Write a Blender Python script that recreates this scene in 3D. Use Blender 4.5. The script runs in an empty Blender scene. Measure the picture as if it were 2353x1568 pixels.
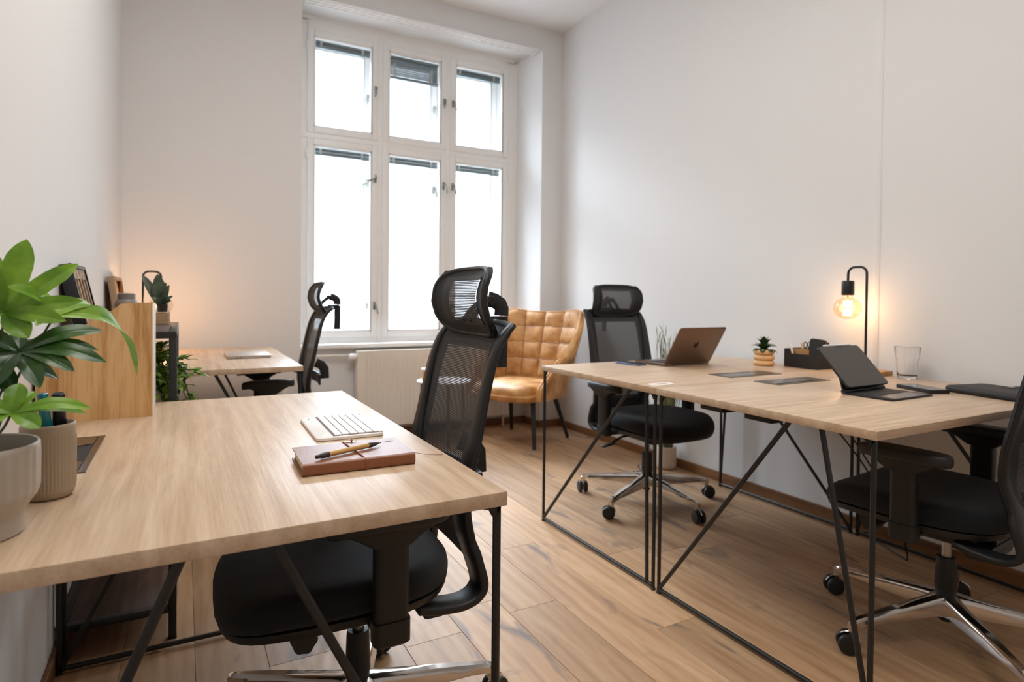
import bpy, bmesh, math, random
from mathutils import Vector, Matrix, Euler

SC = bpy.context.scene
COL = SC.collection
PI = math.pi
R = math.radians

# ------------------------------------------------------------------ mesh helpers
class MB:
    """collects shapes in one bmesh"""
    def __init__(s):
        s.bm = bmesh.new()

    def box(s, c, d, bev=0.0, rz=0.0, M=None, seg=2):
        r = bmesh.ops.create_cube(s.bm, size=1.0)
        vs = r['verts']
        bmesh.ops.scale(s.bm, vec=Vector(d), verts=vs)
        if bev > 0:
            es = list({e for v in vs for e in v.link_edges})
            b = bmesh.ops.bevel(s.bm, geom=es, offset=bev, segments=seg, affect='EDGES', profile=0.5)
            vs = list({v for v in b['verts']} | {v for f in b['faces'] for v in f.verts})
            allv = set()
            stack = list(vs)
            while stack:
                v = stack.pop()
                if v in allv or not v.is_valid:
                    continue
                allv.add(v)
                for e in v.link_edges:
                    stack.append(e.other_vert(v))
            vs = list(allv)
        T = Matrix.Translation(Vector(c))
        if M is not None:
            T = T @ M.to_4x4()
        if rz:
            T = T @ Matrix.Rotation(rz, 4, 'Z')
        bmesh.ops.transform(s.bm, matrix=T, verts=vs)
        return s

    def quad_strip(s, rows, closed_u=False, closed_v=False):
        """rows: list of lists of points -> grid faces"""
        vr = [[s.bm.verts.new(Vector(p)) for p in row] for row in rows]
        n, m = len(vr), len(vr[0])
        for i in range(n if closed_v else n - 1):
            a, b = vr[i], vr[(i + 1) % n]
            for j in range(m if closed_u else m - 1):
                k = (j + 1) % m
                try:
                    s.bm.faces.new((a[j], a[k], b[k], b[j]))
                except ValueError:
                    pass
        return vr

    def loft(s, rings, caps=True):
        """closed rings joined in order"""
        vr = s.quad_strip(rings, closed_u=True)
        if caps:
            for row, rev in ((vr[0], True), (vr[-1], False)):
                try:
                    s.bm.faces.new(list(reversed(row)) if rev else row)
                except ValueError:
                    pass
        return s

    def sweep(s, path, sec, up=(0, 0, 1), closed=False, scales=None):
        """sec: 2D points (side, normal) swept along path"""
        P = [Vector(p) for p in path]
        n = len(P)
        rings = []
        prev = None
        for i in range(n):
            if closed:
                t = (P[(i + 1) % n] - P[i - 1])
            elif i == 0:
                t = P[1] - P[0]
            elif i == n - 1:
                t = P[-1] - P[-2]
            else:
                t = (P[i + 1] - P[i]).normalized() + (P[i] - P[i - 1]).normalized()
            t.normalize()
            u = Vector(up) if prev is None else prev
            side = t.cross(u)
            if side.length < 1e-5:
                side = t.cross(Vector((1, 0, 0)) if abs(t.x) < .9 else Vector((0, 1, 0)))
            side.normalize()
            nn = side.cross(t).normalized()
            prev = nn
            k = 1.0 if scales is None else scales[i]
            rings.append([P[i] + side * (a * k) + nn * (b * k) for a, b in sec])
        if closed:
            s.quad_strip(rings, closed_u=True, closed_v=True)
        else:
            s.loft(rings)
        return s

    def tube(s, path, r, n=10, closed=False, up=(0, 0, 1), scales=None):
        sec = [(r * math.cos(2 * PI * k / n), r * math.sin(2 * PI * k / n)) for k in range(n)]
        return s.sweep(path, sec, up, closed, scales)

    def bar(s, path, w, h=None, up=(0, 0, 1), rnd=.25, closed=False, scales=None):
        """rectangular section with clipped corners"""
        h = w if h is None else h
        c = min(w, h) * rnd
        a, b = w / 2, h / 2
        sec = [(-a + c, -b), (a - c, -b), (a, -b + c), (a, b - c), (a - c, b), (-a + c, b), (-a, b - c), (-a, -b + c)]
        return s.sweep(path, sec, up, closed, scales)

    def lathe(s, prof, c=(0, 0, 0), n=32, M=None, caps=True):
        rings = []
        c = Vector(c)
        for r, z in prof:
            ring = []
            for k in range(n):
                a = 2 * PI * k / n
                p = Vector((r * math.cos(a), r * math.sin(a), z))
                if M is not None:
                    p = M @ p
                ring.append(c + p)
            rings.append(ring)
        s.loft(rings, caps)
        return s

    def prism(s, poly, z0, z1, M=None):
        a = [Vector((x, y, z0)) for x, y in poly]
        b = [Vector((x, y, z1)) for x, y in poly]
        if M is not None:
            a = [M @ p for p in a]
            b = [M @ p for p in b]
        return s.loft([a, b])

    def shell(s, f, nu, nv, th, u0=0, u1=1, v0=0, v1=1):
        """thick surface from f(u,v)->point; th: thickness along the normal"""
        A = [[Vector(f(u0 + (u1 - u0) * i / nu, v0 + (v1 - v0) * j / nv)) for i in range(nu + 1)] for j in range(nv + 1)]
        B = []
        for j in range(nv + 1):
            row = []
            for i in range(nu + 1):
                du = A[j][min(i + 1, nu)] - A[j][max(i - 1, 0)]
                dv = A[min(j + 1, nv)][i] - A[max(j - 1, 0)][i]
                nrm = du.cross(dv).normalized()
                row.append(A[j][i] + nrm * th)
            B.append(row)
        # walk round: build as closed ring rows
        rings = []
        for j in range(nv + 1):
            rings.append(A[j] + list(reversed(B[j])))
        s.loft(rings)
        return s

    def build(s, name, mat, parent=None, smooth=35, loc=None):
        bmesh.ops.remove_doubles(s.bm, verts=s.bm.verts, dist=1e-6)
        bmesh.ops.recalc_face_normals(s.bm, faces=s.bm.faces)
        me = bpy.data.meshes.new(name)
        s.bm.to_mesh(me)
        s.bm.free()
        mats = mat if isinstance(mat, (list, tuple)) else [mat]
        for m in mats:
            me.materials.append(m)
        if smooth:
            me.polygons.foreach_set('use_smooth', [True] * len(me.polygons))
            try:
                me.set_sharp_from_angle(angle=R(smooth))
            except Exception:
                pass
        o = bpy.data.objects.new(name, me)
        COL.objects.link(o)
        if parent is not None:
            o.parent = parent
        if loc is not None:
            o.location = loc
        return o


def thing(name, label, cat, loc=(0, 0, 0), rz=0.0, group=None):
    o = bpy.data.objects.new(name, None)
    COL.objects.link(o)
    o.empty_display_size = .05
    o.location = loc
    o.rotation_euler = (0, 0, rz)
    tag(o, label, cat, group)
    return o


def tag(o, label=None, cat=None, group=None, kind=None):
    if label: o['label'] = label
    if cat: o['category'] = cat
    if group: o['group'] = group
    if kind: o['kind'] = kind
    return o


def struct(o):
    o['kind'] = 'structure'
    return o


def dup(root, loc, rz, label, group=None):
    r = root.copy()
    COL.objects.link(r)
    r.location = loc
    r.rotation_euler = (0, 0, rz)
    r['label'] = label
    if group: r['group'] = group
    for ch in list(root.children):
        c = ch.copy()
        COL.objects.link(c)
        c.parent = r
        for g in list(ch.children):
            d = g.copy()
            COL.objects.link(d)
            d.parent = c
    return r


def arc(cx, cy, r, a0, a1, n=8):
    return [(cx + r * math.cos(a0 + (a1 - a0) * k / n), cy + r * math.sin(a0 + (a1 - a0) * k / n)) for k in range(n + 1)]


def rrect(x0, y0, x1, y1, r, n=5):
    p = []
    for cx, cy, a in ((x1 - r, y0 + r, -PI / 2), (x1 - r, y1 - r, 0), (x0 + r, y1 - r, PI / 2), (x0 + r, y0 + r, PI)):
        p += arc(cx, cy, r, a, a + PI / 2, n)
    return p


def smooth_path(pts, n=6):
    """Catmull-Rom through the points"""
    P = [Vector(p) for p in pts]
    out = []
    for i in range(len(P) - 1):
        p0 = P[i - 1] if i > 0 else P[0] * 2 - P[1]
        p1, p2 = P[i], P[i + 1]
        p3 = P[i + 2] if i + 2 < len(P) else P[-1] * 2 - P[-2]
        for k in range(n):
            t = k / n
            out.append(0.5 * ((2 * p1) + (-p0 + p2) * t + (2 * p0 - 5 * p1 + 4 * p2 - p3) * t * t + (-p0 + 3 * p1 - 3 * p2 + p3) * t ** 3))
    out.append(P[-1])
    return out


def interp(tab, x):
    """piecewise linear: tab = [(x, y...)...]"""
    if x <= tab[0][0]: return tab[0][1:]
    for a, b in zip(tab, tab[1:]):
        if x <= b[0]:
            t = (x - a[0]) / (b[0] - a[0])
            return tuple(p + (q - p) * t for p, q in zip(a[1:], b[1:]))
    return tab[-1][1:]

# ------------------------------------------------------------------ materials
def lin(c):
    return tuple(((v / 12.92) if v <= .04045 else ((v + .055) / 1.055) ** 2.4) for v in c)


def rgb(r, g, b):
    return (*lin((r / 255, g / 255, b / 255)), 1)


def mat(name, col, rough=.5, metal=0.0, spec=.5, bump=0.0, bscale=200.0, coat=0.0, var=0.0, vscale=8.0, sheen=0.0):
    m = bpy.data.materials.new(name)
    m.use_nodes = True
    nt = m.node_tree
    b = nt.nodes['Principled BSDF']
    b.inputs['Base Color'].default_value = col
    b.inputs['Roughness'].default_value = rough
    b.inputs['Metallic'].default_value = metal
    b.inputs['Specular IOR Level'].default_value = spec
    b.inputs['Coat Weight'].default_value = coat
    if sheen:
        b.inputs['Sheen Weight'].default_value = sheen
    tc = nt.nodes.new('ShaderNodeTexCoord')
    if var:
        nz = nt.nodes.new('ShaderNodeTexNoise')
        nz.inputs['Scale'].default_value = vscale
        nz.inputs['Detail'].default_value = 4
        nt.links.new(tc.outputs['Object'], nz.inputs['Vector'])
        mx = nt.nodes.new('ShaderNodeMix')
        mx.data_type = 'RGBA'
        mx.inputs[6].default_value = tuple(max(0, c * (1 - var)) for c in col[:3]) + (1,)
        mx.inputs[7].default_value = tuple(min(1, c * (1 + var)) for c in col[:3]) + (1,)
        nt.links.new(nz.outputs['Fac'], mx.inputs[0])
        nt.links.new(mx.outputs[2], b.inputs['Base Color'])
    if bump:
        nz = nt.nodes.new('ShaderNodeTexNoise')
        nz.inputs['Scale'].default_value = bscale
        nz.inputs['Detail'].default_value = 3
        nt.links.new(tc.outputs['Object'], nz.inputs['Vector'])
        bp = nt.nodes.new('ShaderNodeBump')
        bp.inputs['Strength'].default_value = bump
        bp.inputs['Distance'].default_value = .002
        nt.links.new(nz.outputs['Fac'], bp.inputs['Height'])
        nt.links.new(bp.outputs['Normal'], b.inputs['Normal'])
    return m


def wood(name, c_light, c_mid, c_dark, axis='Y', scale=1.0, rough=.45, spec=.4, contrast=1.0, bump=.15, knots=0.0, attr=None, big=6.0, fine=.30):
    """streaky wood; grain runs along axis in object space"""
    m = bpy.data.materials.new(name)
    m.use_nodes = True
    nt = m.node_tree
    N, L = nt.nodes, nt.links
    b = N['Principled BSDF']
    b.inputs['Roughness'].default_value = rough
    b.inputs['Specular IOR Level'].default_value = spec
    tc = N.new('ShaderNodeTexCoord')
    vec = tc.outputs['Object']
    if attr:
        at = N.new('ShaderNodeAttribute')
        at.attribute_name = attr
        off = N.new('ShaderNodeVectorMath')
        off.operation = 'MULTIPLY'
        cmb = N.new('ShaderNodeCombineXYZ')
        for k in range(3):
            L.new(at.outputs['Fac'], cmb.inputs[k])
        off.inputs[1].default_value = (37.0, 53.0, 11.0)
        L.new(cmb.outputs[0], off.inputs[0])
        add = N.new('ShaderNodeVectorMath')
        L.new(vec, add.inputs[0])
        L.new(off.outputs[0], add.inputs[1])
        vec = add.outputs[0]
    def stretched(s_across, s_along):
        mp = N.new('ShaderNodeMapping')
        sc = [s_across * scale] * 3
        sc['XYZ'.index(axis)] = s_along * scale
        mp.inputs['Scale'].default_value = sc
        L.new(vec, mp.inputs['Vector'])
        return mp.outputs['Vector']
    n1 = N.new('ShaderNodeTexNoise')
    n1.inputs['Scale'].default_value = 1
    n1.inputs['Detail'].default_value = 6
    n1.inputs['Roughness'].default_value = .6
    n1.inputs['Distortion'].default_value = .8
    L.new(stretched(big * 3, big * .35), n1.inputs['Vector'])
    n2 = N.new('ShaderNodeTexNoise')
    n2.inputs['Scale'].default_value = 1
    n2.inputs['Detail'].default_value = 3
    n2.inputs['Roughness'].default_value = .7
    L.new(stretched(170, 7), n2.inputs['Vector'])
    # growth bands
    w = N.new('ShaderNodeTexWave')
    w.wave_type = 'BANDS'
    w.bands_direction = 'X' if axis != 'X' else 'Y'
    w.inputs['Scale'].default_value = 1
    w.inputs['Distortion'].default_value = 9
    w.inputs['Detail'].default_value = 3
    w.inputs['Detail Scale'].default_value = .6
    L.new(stretched(9, .9), w.inputs['Vector'])
    a1 = N.new('ShaderNodeMath'); a1.operation = 'MULTIPLY_ADD'
    L.new(n2.outputs['Fac'], a1.inputs[0]); a1.inputs[1].default_value = fine
    L.new(n1.outputs['Fac'], a1.inputs[2])
    a2 = N.new('ShaderNodeMath'); a2.operation = 'MULTIPLY_ADD'
    L.new(w.outputs['Fac'], a2.inputs[0]); a2.inputs[1].default_value = .10
    L.new(a1.outputs[0], a2.inputs[2])
    cr = N.new('ShaderNodeValToRGB')
    e = cr.color_ramp.elements
    mid = .55 + .5 * fine
    e[0].position = mid - .26 / contrast; e[0].color = c_dark
    e[1].position = mid + .26 / contrast; e[1].color = c_light
    k = e.new(mid); k.color = c_mid
    L.new(a2.outputs[0], cr.inputs['Fac'])
    col = cr.outputs['Color']
    if attr:
        hs = N.new('ShaderNodeHueSaturation')
        mr = N.new('ShaderNodeMapRange')
        mr.inputs['To Min'].default_value = .80
        mr.inputs['To Max'].default_value = 1.12
        L.new(at.outputs['Fac'], mr.inputs['Value'])
        L.new(mr.outputs[0], hs.inputs['Value'])
        L.new(col, hs.inputs['Color'])
        col = hs.outputs['Color']
    if knots:
        n3 = N.new('ShaderNodeTexNoise')
        n3.inputs['Scale'].default_value = 1
        n3.inputs['Detail'].default_value = 5
        n3.inputs['Distortion'].default_value = 1.2
        L.new(stretched(9, 3.2), n3.inputs['Vector'])
        r3 = N.new('ShaderNodeValToRGB')
        r3.color_ramp.elements[0].position = .60
        r3.color_ramp.elements[1].position = .74
        L.new(n3.outputs['Fac'], r3.inputs['Fac'])
        mul = N.new('ShaderNodeMath'); mul.operation = 'MULTIPLY'
        L.new(r3.outputs['Color'], mul.inputs[0]); mul.inputs[1].default_value = knots
        mx = N.new('ShaderNodeMix'); mx.data_type = 'RGBA'
        L.new(mul.outputs[0], mx.inputs[0])
        L.new(col, mx.inputs[6])
        mx.inputs[7].default_value = rgb(86, 78, 80)
        col = mx.outputs[2]
    L.new(col, b.inputs['Base Color'])
    bp = N.new('ShaderNodeBump')
    bp.inputs['Strength'].default_value = bump
    bp.inputs['Distance'].default_value = .001
    L.new(n2.outputs['Fac'], bp.inputs['Height'])
    L.new(bp.outputs['Normal'], b.inputs['Normal'])
    return m


def see_through(name, tint, gloss=.06, rough=.0):
    """thin pane: lets light pass straight, with a fresnel gloss"""
    m = bpy.data.materials.new(name)
    m.use_nodes = True
    nt = m.node_tree
    N, L = nt.nodes, nt.links
    N.remove(N['Principled BSDF'])
    t = N.new('ShaderNodeBsdfTransparent'); t.inputs['Color'].default_value = tint
    g = N.new('ShaderNodeBsdfGlossy'); g.inputs['Roughness'].default_value = rough
    lw = N.new('ShaderNodeLayerWeight'); lw.inputs['Blend'].default_value = .5
    pw = N.new('ShaderNodeMath'); pw.operation = 'POWER'; pw.inputs[1].default_value = 4.0
    L.new(lw.outputs['Facing'], pw.inputs[0])
    fr = N.new('ShaderNodeMath'); fr.operation = 'MULTIPLY_ADD'; fr.inputs[1].default_value = .75; fr.inputs[2].default_value = gloss
    L.new(pw.outputs[0], fr.inputs[0])
    mx = N.new('ShaderNodeMixShader')
    L.new(fr.outputs[0], mx.inputs[0]); L.new(t.outputs[0], mx.inputs[1]); L.new(g.outputs[0], mx.inputs[2])
    L.new(mx.outputs[0], N['Material Output'].inputs['Surface'])
    return m


def mesh_fabric(name, col, alpha_lo=.25, period=.0042):
    """woven office-chair net: rows of threads with gaps"""
    m = bpy.data.materials.new(name)
    m.use_nodes = True
    nt = m.node_tree
    N, L = nt.nodes, nt.links
    b = N['Principled BSDF']
    b.inputs['Base Color'].default_value = col
    b.inputs['Roughness'].default_value = .6
    b.inputs['Specular IOR Level'].default_value = .35
    tc = N.new('ShaderNodeTexCoord')
    sp = N.new('ShaderNodeSeparateXYZ'); L.new(tc.outputs['Object'], sp.inputs[0])
    def wave(sock, per):
        a = N.new('ShaderNodeMath'); a.operation = 'MULTIPLY'; a.inputs[1].default_value = 2 * PI / per
        L.new(sock, a.inputs[0])
        s_ = N.new('ShaderNodeMath'); s_.operation = 'SINE'; L.new(a.outputs[0], s_.inputs[0])
        return s_.outputs[0]
    wz = wave(sp.outputs['Z'], period)
    wx = wave(sp.outputs['X'], period * .75)
    g1 = N.new('ShaderNodeMath'); g1.operation = 'GREATER_THAN'; g1.inputs[1].default_value = .1; L.new(wz, g1.inputs[0])
    g2 = N.new('ShaderNodeMath'); g2.operation = 'GREATER_THAN'; g2.inputs[1].default_value = -.25; L.new(wx, g2.inputs[0])
    hole = N.new('ShaderNodeMath'); hole.operation = 'MULTIPLY'
    L.new(g1.outputs[0], hole.inputs[0]); L.new(g2.outputs[0], hole.inputs[1])
    mr = N.new('ShaderNodeMapRange'); mr.inputs['To Min'].default_value = 1.0; mr.inputs['To Max'].default_value = alpha_lo
    L.new(hole.outputs[0], mr.inputs['Value'])
    L.new(mr.outputs[0], b.inputs['Alpha'])
    return m


def emit(name, col, strength):
    m = bpy.data.materials.new(name)
    m.use_nodes = True
    nt = m.node_tree
    N, L = nt.nodes, nt.links
    N.remove(N['Principled BSDF'])
    e = N.new('ShaderNodeEmission')
    e.inputs['Color'].default_value = col; e.inputs['Strength'].default_value = strength
    L.new(e.outputs[0], N['Material Output'].inputs['Surface'])
    return m


def leaf_mat(name, c1, c2, rough=.35, trans=.25):
    m = mat(name, c1, rough, spec=.5, var=0)
    nt = m.node_tree
    N, L = nt.nodes, nt.links
    b = N['Principled BSDF']
    tc = N.new('ShaderNodeTexCoord')
    nz = N.new('ShaderNodeTexNoise'); nz.inputs['Scale'].default_value = 22; nz.inputs['Detail'].default_value = 4
    L.new(tc.outputs['Object'], nz.inputs['Vector'])
    cr = N.new('ShaderNodeValToRGB')
    cr.color_ramp.elements[0].position = .35; cr.color_ramp.elements[0].color = c1
    cr.color_ramp.elements[1].position = .7; cr.color_ramp.elements[1].color = c2
    L.new(nz.outputs['Fac'], cr.inputs['Fac'])
    L.new(cr.outputs['Color'], b.inputs['Base Color'])
    tr = N.new('ShaderNodeBsdfTranslucent'); L.new(cr.outputs['Color'], tr.inputs['Color'])
    mx = N.new('ShaderNodeMixShader'); mx.inputs[0].default_value = trans
    L.new(b.outputs[0], mx.inputs[1]); L.new(tr.outputs[0], mx.inputs[2])
    L.new(mx.outputs[0], N['Material Output'].inputs['Surface'])
    return m


M = {}
M['wall'] = mat('wall_paint', rgb(226, 226, 226), .75, spec=.25, bump=.05, bscale=90)
M['ceiling'] = mat('ceiling_paint', rgb(232, 231, 231), .85, spec=.2)
M['white'] = mat('white_lacquer', rgb(238, 237, 235), .38, spec=.45, var=.04, vscale=30)
M['rad'] = mat('radiator_enamel', rgb(232, 226, 216), .4, spec=.45)
M['desk'] = wood('desk_oak', rgb(214, 178, 140), rgb(201, 161, 121), rgb(180, 138, 99), 'Y', 1.0, .36, .42, 1.0, .2)
M['deskx'] = wood('desk_oak_across', rgb(208, 183, 157), rgb(196, 169, 141), rgb(176, 147, 118), 'X', 1.0, .37, .6, 1.0, .3, fine=.55)
M['filewood'] = wood('file_oak', rgb(216, 178, 128), rgb(202, 160, 108), rgb(166, 118, 68), 'Z', 1.0, .5, .3, 1.2, .3, fine=.6)
M['floor'] = wood('floor_oak', rgb(198, 164, 128), rgb(180, 143, 107), rgb(144, 108, 77), 'Y', .8, .5, .4, .8, .15, knots=.8, attr='rnd')
M['gap'] = mat('floor_gap', rgb(70, 48, 30), .9)
M['skirt'] = wood('skirting_oak', rgb(150, 108, 70), rgb(128, 90, 58), rgb(100, 68, 42), 'Y', 1.0, .5, .3)
M['skirtx'] = wood('skirting_oak_across', rgb(150, 108, 70), rgb(128, 90, 58), rgb(100, 68, 42), 'X', 1.0, .5, .3)
M['dark_wood'] = wood('dark_walnut', rgb(98, 74, 60), rgb(76, 56, 46), rgb(52, 38, 32), 'Y', 1.0, .5, .3)
M['light_wood'] = wood('light_wood', rgb(226, 184, 134), rgb(214, 168, 116), rgb(194, 146, 94), 'X', 2.0, .5, .3)
M['base_wood'] = wood('lamp_base_wood', rgb(214, 168, 112), rgb(200, 150, 92), rgb(176, 124, 72), 'X', 2.0, .5, .3)
M['frame_wood'] = wood('frame_wood', rgb(176, 150, 122), rgb(160, 134, 106), rgb(136, 110, 84), 'Z', 1.5, .55, .3)
M['tray_wood'] = wood('tray_wood', rgb(190, 158, 126), rgb(172, 140, 108), rgb(146, 114, 84), 'X', 2.0, .55, .3)
M['black_metal'] = mat('black_powder_metal', rgb(27, 28, 29), .42, spec=.5)
M['black_plastic'] = mat('black_plastic', rgb(26, 27, 28), .45, spec=.45, bump=.1, bscale=900)
M['black_soft'] = mat('black_soft_pad', rgb(28, 29, 31), .5, spec=.5)
M['fabric'] = mat('black_seat_fabric', rgb(22, 25, 28), .8, spec=.25, bump=.5, bscale=1400, sheen=.1)
M['border'] = mat('black_mesh_border', rgb(30, 32, 34), .55, spec=.4, bump=.4, bscale=1200)
M['net'] = mesh_fabric('black_net', rgb(58, 58, 60), .6)
M['chrome'] = mat('polished_aluminium', rgb(205, 200, 195), .14, metal=1.0)
M['steel'] = mat('brushed_steel', rgb(160, 160, 160), .3, metal=1.0)
M['nickel'] = mat('nickel', rgb(150, 150, 148), .3, metal=1.0)
M['leather'] = None
M['white_paper'] = mat('white_paper', rgb(235, 232, 226), .7)
M['cream'] = mat('white_edge', rgb(222, 216, 206), .6)
M['pot_beige'] = mat('stoneware_beige', rgb(166, 148, 126), .5, spec=.4, var=.06, vscale=40)
M['pot_gray'] = mat('stoneware_gray', rgb(168, 159, 146), .35, spec=.5, var=.05, vscale=30)
M['pot_white'] = mat('pot_white', rgb(215, 208, 200), .5)
M['basket'] = mat('basket_cotton', rgb(206, 190, 172), .85, bump=.6, bscale=300)
M['soil'] = mat('soil', rgb(42, 32, 26), .95, bump=1.0, bscale=250)
M['leaf'] = leaf_mat('leaf_green', rgb(84, 130, 28), rgb(140, 180, 52))
M['leaf_dark'] = leaf_mat('leaf_deep_green', rgb(30, 64, 22), rgb(60, 98, 36), .3, .12)
M['leaf_succ'] = leaf_mat('succulent_green', rgb(36, 66, 36), rgb(54, 90, 48), .5, .08)
M['leaf_snake'] = leaf_mat('snake_plant_green', rgb(52, 66, 52), rgb(88, 100, 76), .4, .05)
M['leaf_ficus'] = leaf_mat('small_leaf_green', rgb(96, 128, 48), rgb(150, 176, 86), .4, .25)
M['stem'] = mat('stem_green', rgb(70, 78, 50), .5)
M['grass'] = leaf_mat('grass_green', rgb(104, 110, 70), rgb(146, 146, 104), .6, .1)
M['paperwhite'] = mat('keyboard_white', rgb(236, 234, 232), .42, spec=.45)
M['keycap'] = mat('keycap_white', rgb(240, 238, 236), .4, spec=.45)
M['keygap'] = mat('key_shadow_gray', rgb(112, 100, 96), .7)
M['print'] = mat('gray_print', rgb(120, 118, 116), .6)
M['brown_leather'] = mat('brown_book_leather', rgb(132, 78, 46), .32, spec=.6, bump=.25, bscale=500, var=.12, vscale=20)
M['pages'] = mat('book_pages', rgb(226, 214, 190), .8)
M['cord'] = mat('brown_cord', rgb(140, 72, 40), .6)
M['bamboo'] = wood('pen_bamboo', rgb(214, 176, 112), rgb(200, 158, 92), rgb(172, 128, 66), 'X', 3.0, .45, .4)
M['pen_black'] = mat('pen_black', rgb(52, 44, 42), .4)
M['teal'] = mat('teal_plastic', rgb(16, 128, 140), .25, spec=.6)
M['marker'] = mat('marker_black', rgb(28, 26, 34), .35)
M['grommet'] = mat('grommet_metal', rgb(120, 112, 104), .28, metal=.9)
M['dark_hole'] = mat('recess_black', rgb(16, 16, 17), .6)
M['laptop'] = mat('laptop_space_gray', rgb(132, 112, 98), .4, metal=.85)
M['laptop_silver'] = mat('laptop_silver', rgb(200, 192, 184), .38, metal=.75)
M['laptop_logo'] = mat('laptop_logo', rgb(62, 48, 40), .25, metal=.8)
M['keys_dark'] = mat('dark_keys', rgb(34, 34, 36), .5)
M['screen'] = mat('dark_screen', rgb(70, 66, 62), .38, spec=.5)
M['tablet_case'] = mat('tablet_case_black', rgb(24, 24, 26), .55)
M['trackpad'] = mat('trackpad_glass', rgb(64, 60, 58), .2, spec=.6)
M['phone_glass'] = mat('phone_glass', rgb(40, 38, 38), .08, spec=.8)
M['phone_edge'] = mat('phone_edge_blue', rgb(96, 112, 150), .25, metal=.6)
M['sleeve'] = mat('pouch_black', rgb(36, 34, 34), .6, bump=.4, bscale=600)
M['box_black'] = mat('desk_tidy_black', rgb(30, 26, 25), .6)
M['card'] = mat('kraft_card', rgb(176, 130, 78), .7)
M['brown_plastic'] = mat('brown_plastic', rgb(120, 76, 54), .5)
M['ring_wood'] = mat('pot_turned_wood', rgb(226, 184, 132), .5, spec=.35, var=.06, vscale=25)
M['glass'] = see_through('window_glass', (.97, .98, .985, 1))
M['bulb'] = see_through('amber_bulb_glass', (1.0, .89, .74, 1))
M['filament'] = emit('glowing_filament', (1.0, .74, .46, 1), 14)
M['blind'] = mat('blind_aluminium', rgb(96, 110, 114), .4, metal=.3)
M['blind_cap'] = mat('blind_clip', rgb(176, 176, 170), .5)
M['jar'] = mat('jar_gray', rgb(128, 120, 114), .45)
M['photo_panel'] = mat('picture_gray', rgb(136, 134, 132), .3, spec=.6)
M['cable'] = mat('cable_black', rgb(30, 29, 30), .5)
M['sticker'] = mat('white_ring_plastic', rgb(244, 238, 232), .4)
M['table_gray'] = mat('table_leg_gray', rgb(128, 124, 118), .35, metal=.4)
M['table_white'] = mat('table_white', rgb(232, 226, 220), .4)


def leather():
    m = bpy.data.materials.new('cognac_leather')
    m.use_nodes = True
    nt = m.node_tree
    N, L = nt.nodes, nt.links
    b = N['Principled BSDF']
    b.inputs['Roughness'].default_value = .5
    b.inputs['Specular IOR Level'].default_value = .4
    tc = N.new('ShaderNodeTexCoord')
    nz = N.new('ShaderNodeTexNoise'); nz.inputs['Scale'].default_value = 9; nz.inputs['Detail'].default_value = 6; nz.inputs['Roughness'].default_value = .6
    L.new(tc.outputs['Object'], nz.inputs['Vector'])
    cr = N.new('ShaderNodeValToRGB')
    e = cr.color_ramp.elements
    e[0].position = .32; e[0].color = rgb(146, 94, 46)
    e[1].position = .72; e[1].color = rgb(214, 168, 114)
    k = e.new(.5); k.color = rgb(186, 134, 78)
    L.new(nz.outputs['Fac'], cr.inputs['Fac'])
    L.new(cr.outputs['Color'], b.inputs['Base Color'])
    n2 = N.new('ShaderNodeTexNoise'); n2.inputs['Scale'].default_value = 180; n2.inputs['Detail'].default_value = 3
    L.new(tc.outputs['Object'], n2.inputs['Vector'])
    bp = N.new('ShaderNodeBump'); bp.inputs['Strength'].default_value = .2; bp.inputs['Distance'].default_value = .002
    L.new(n2.outputs['Fac'], bp.inputs['Height']); L.new(bp.outputs['Normal'], b.inputs['Normal'])
    return m


M['leather'] = leather()
M['seam'] = mat('leather_seam', rgb(120, 74, 36), .6)
M['piping'] = mat('leather_piping', rgb(206, 152, 96), .45)

# ------------------------------------------------------------------ the room
XL, XR, YB, YR, ZC = -0.325, 2.76, 4.255, -2.3, 3.255
NX0, NX1, NZ, NY = 0.69, 2.565, 3.085, 4.50      # window niche
OUT = 4.98                                       # outer face of the window wall


def make_floor():
    random.seed(5)
    mb = MB()
    w, g = .187, .0005
    vals = []
    x0 = .965 - 10 * w
    fixed = {0: 1.78, 1: 2.245, 2: 1.47, 3: 2.0}
    def plank(xa, xb, ya, yb):
        xa, xb = max(xa, XL), min(xb, XR)
        ya, yb = max(ya, YR), min(yb, NY)
        if xb - xa < .005 or yb - ya < .01: return
        v = random.random()
        z0, z1, c = -.012, 0.0, .0008
        bm = mb.bm
        lo = [bm.verts.new((x, y, z0)) for x, y in ((xa + g, ya + g), (xb - g, ya + g), (xb - g, yb - g), (xa + g, yb - g))]
        mi = [bm.verts.new((x, y, z1 - c)) for x, y in ((xa + g, ya + g), (xb - g, ya + g), (xb - g, yb - g), (xa + g, yb - g))]
        hi = [bm.verts.new((x, y, z1)) for x, y in ((xa + g + c, ya + g + c), (xb - g - c, ya + g + c), (xb - g - c, yb - g - c), (xa + g + c, yb - g - c))]
        fs = [bm.faces.new(hi)]
        for a, b in ((lo, mi), (mi, hi)):
            for k in range(4):
                fs.append(bm.faces.new((a[k], a[(k + 1) % 4], b[(k + 1) % 4], b[k])))
        vals.extend([v] * len(fs))
    for i in range(24):
        xa = x0 + i * w
        col = i - 10
        y = fixed.get(col, random.uniform(0, 2.0))
        ln = 1.9
        start = y - 3 * ln
        for k in range(8):
            plank(xa, xa + w, start + k * ln, start + (k + 1) * ln)
    o = mb.build('floor', M['floor'], smooth=0)
    at = o.data.attributes.new('rnd', 'FLOAT', 'FACE')
    at.data.foreach_set('value', vals)
    struct(o)
    u = MB().box(((XL + XR) / 2, (YR + OUT) / 2, -.04), (XR - XL + .4, OUT - YR + .2, .05))
    struct(u.build('floor_underlay', M['gap'], o, smooth=0))


make_floor()

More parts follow.
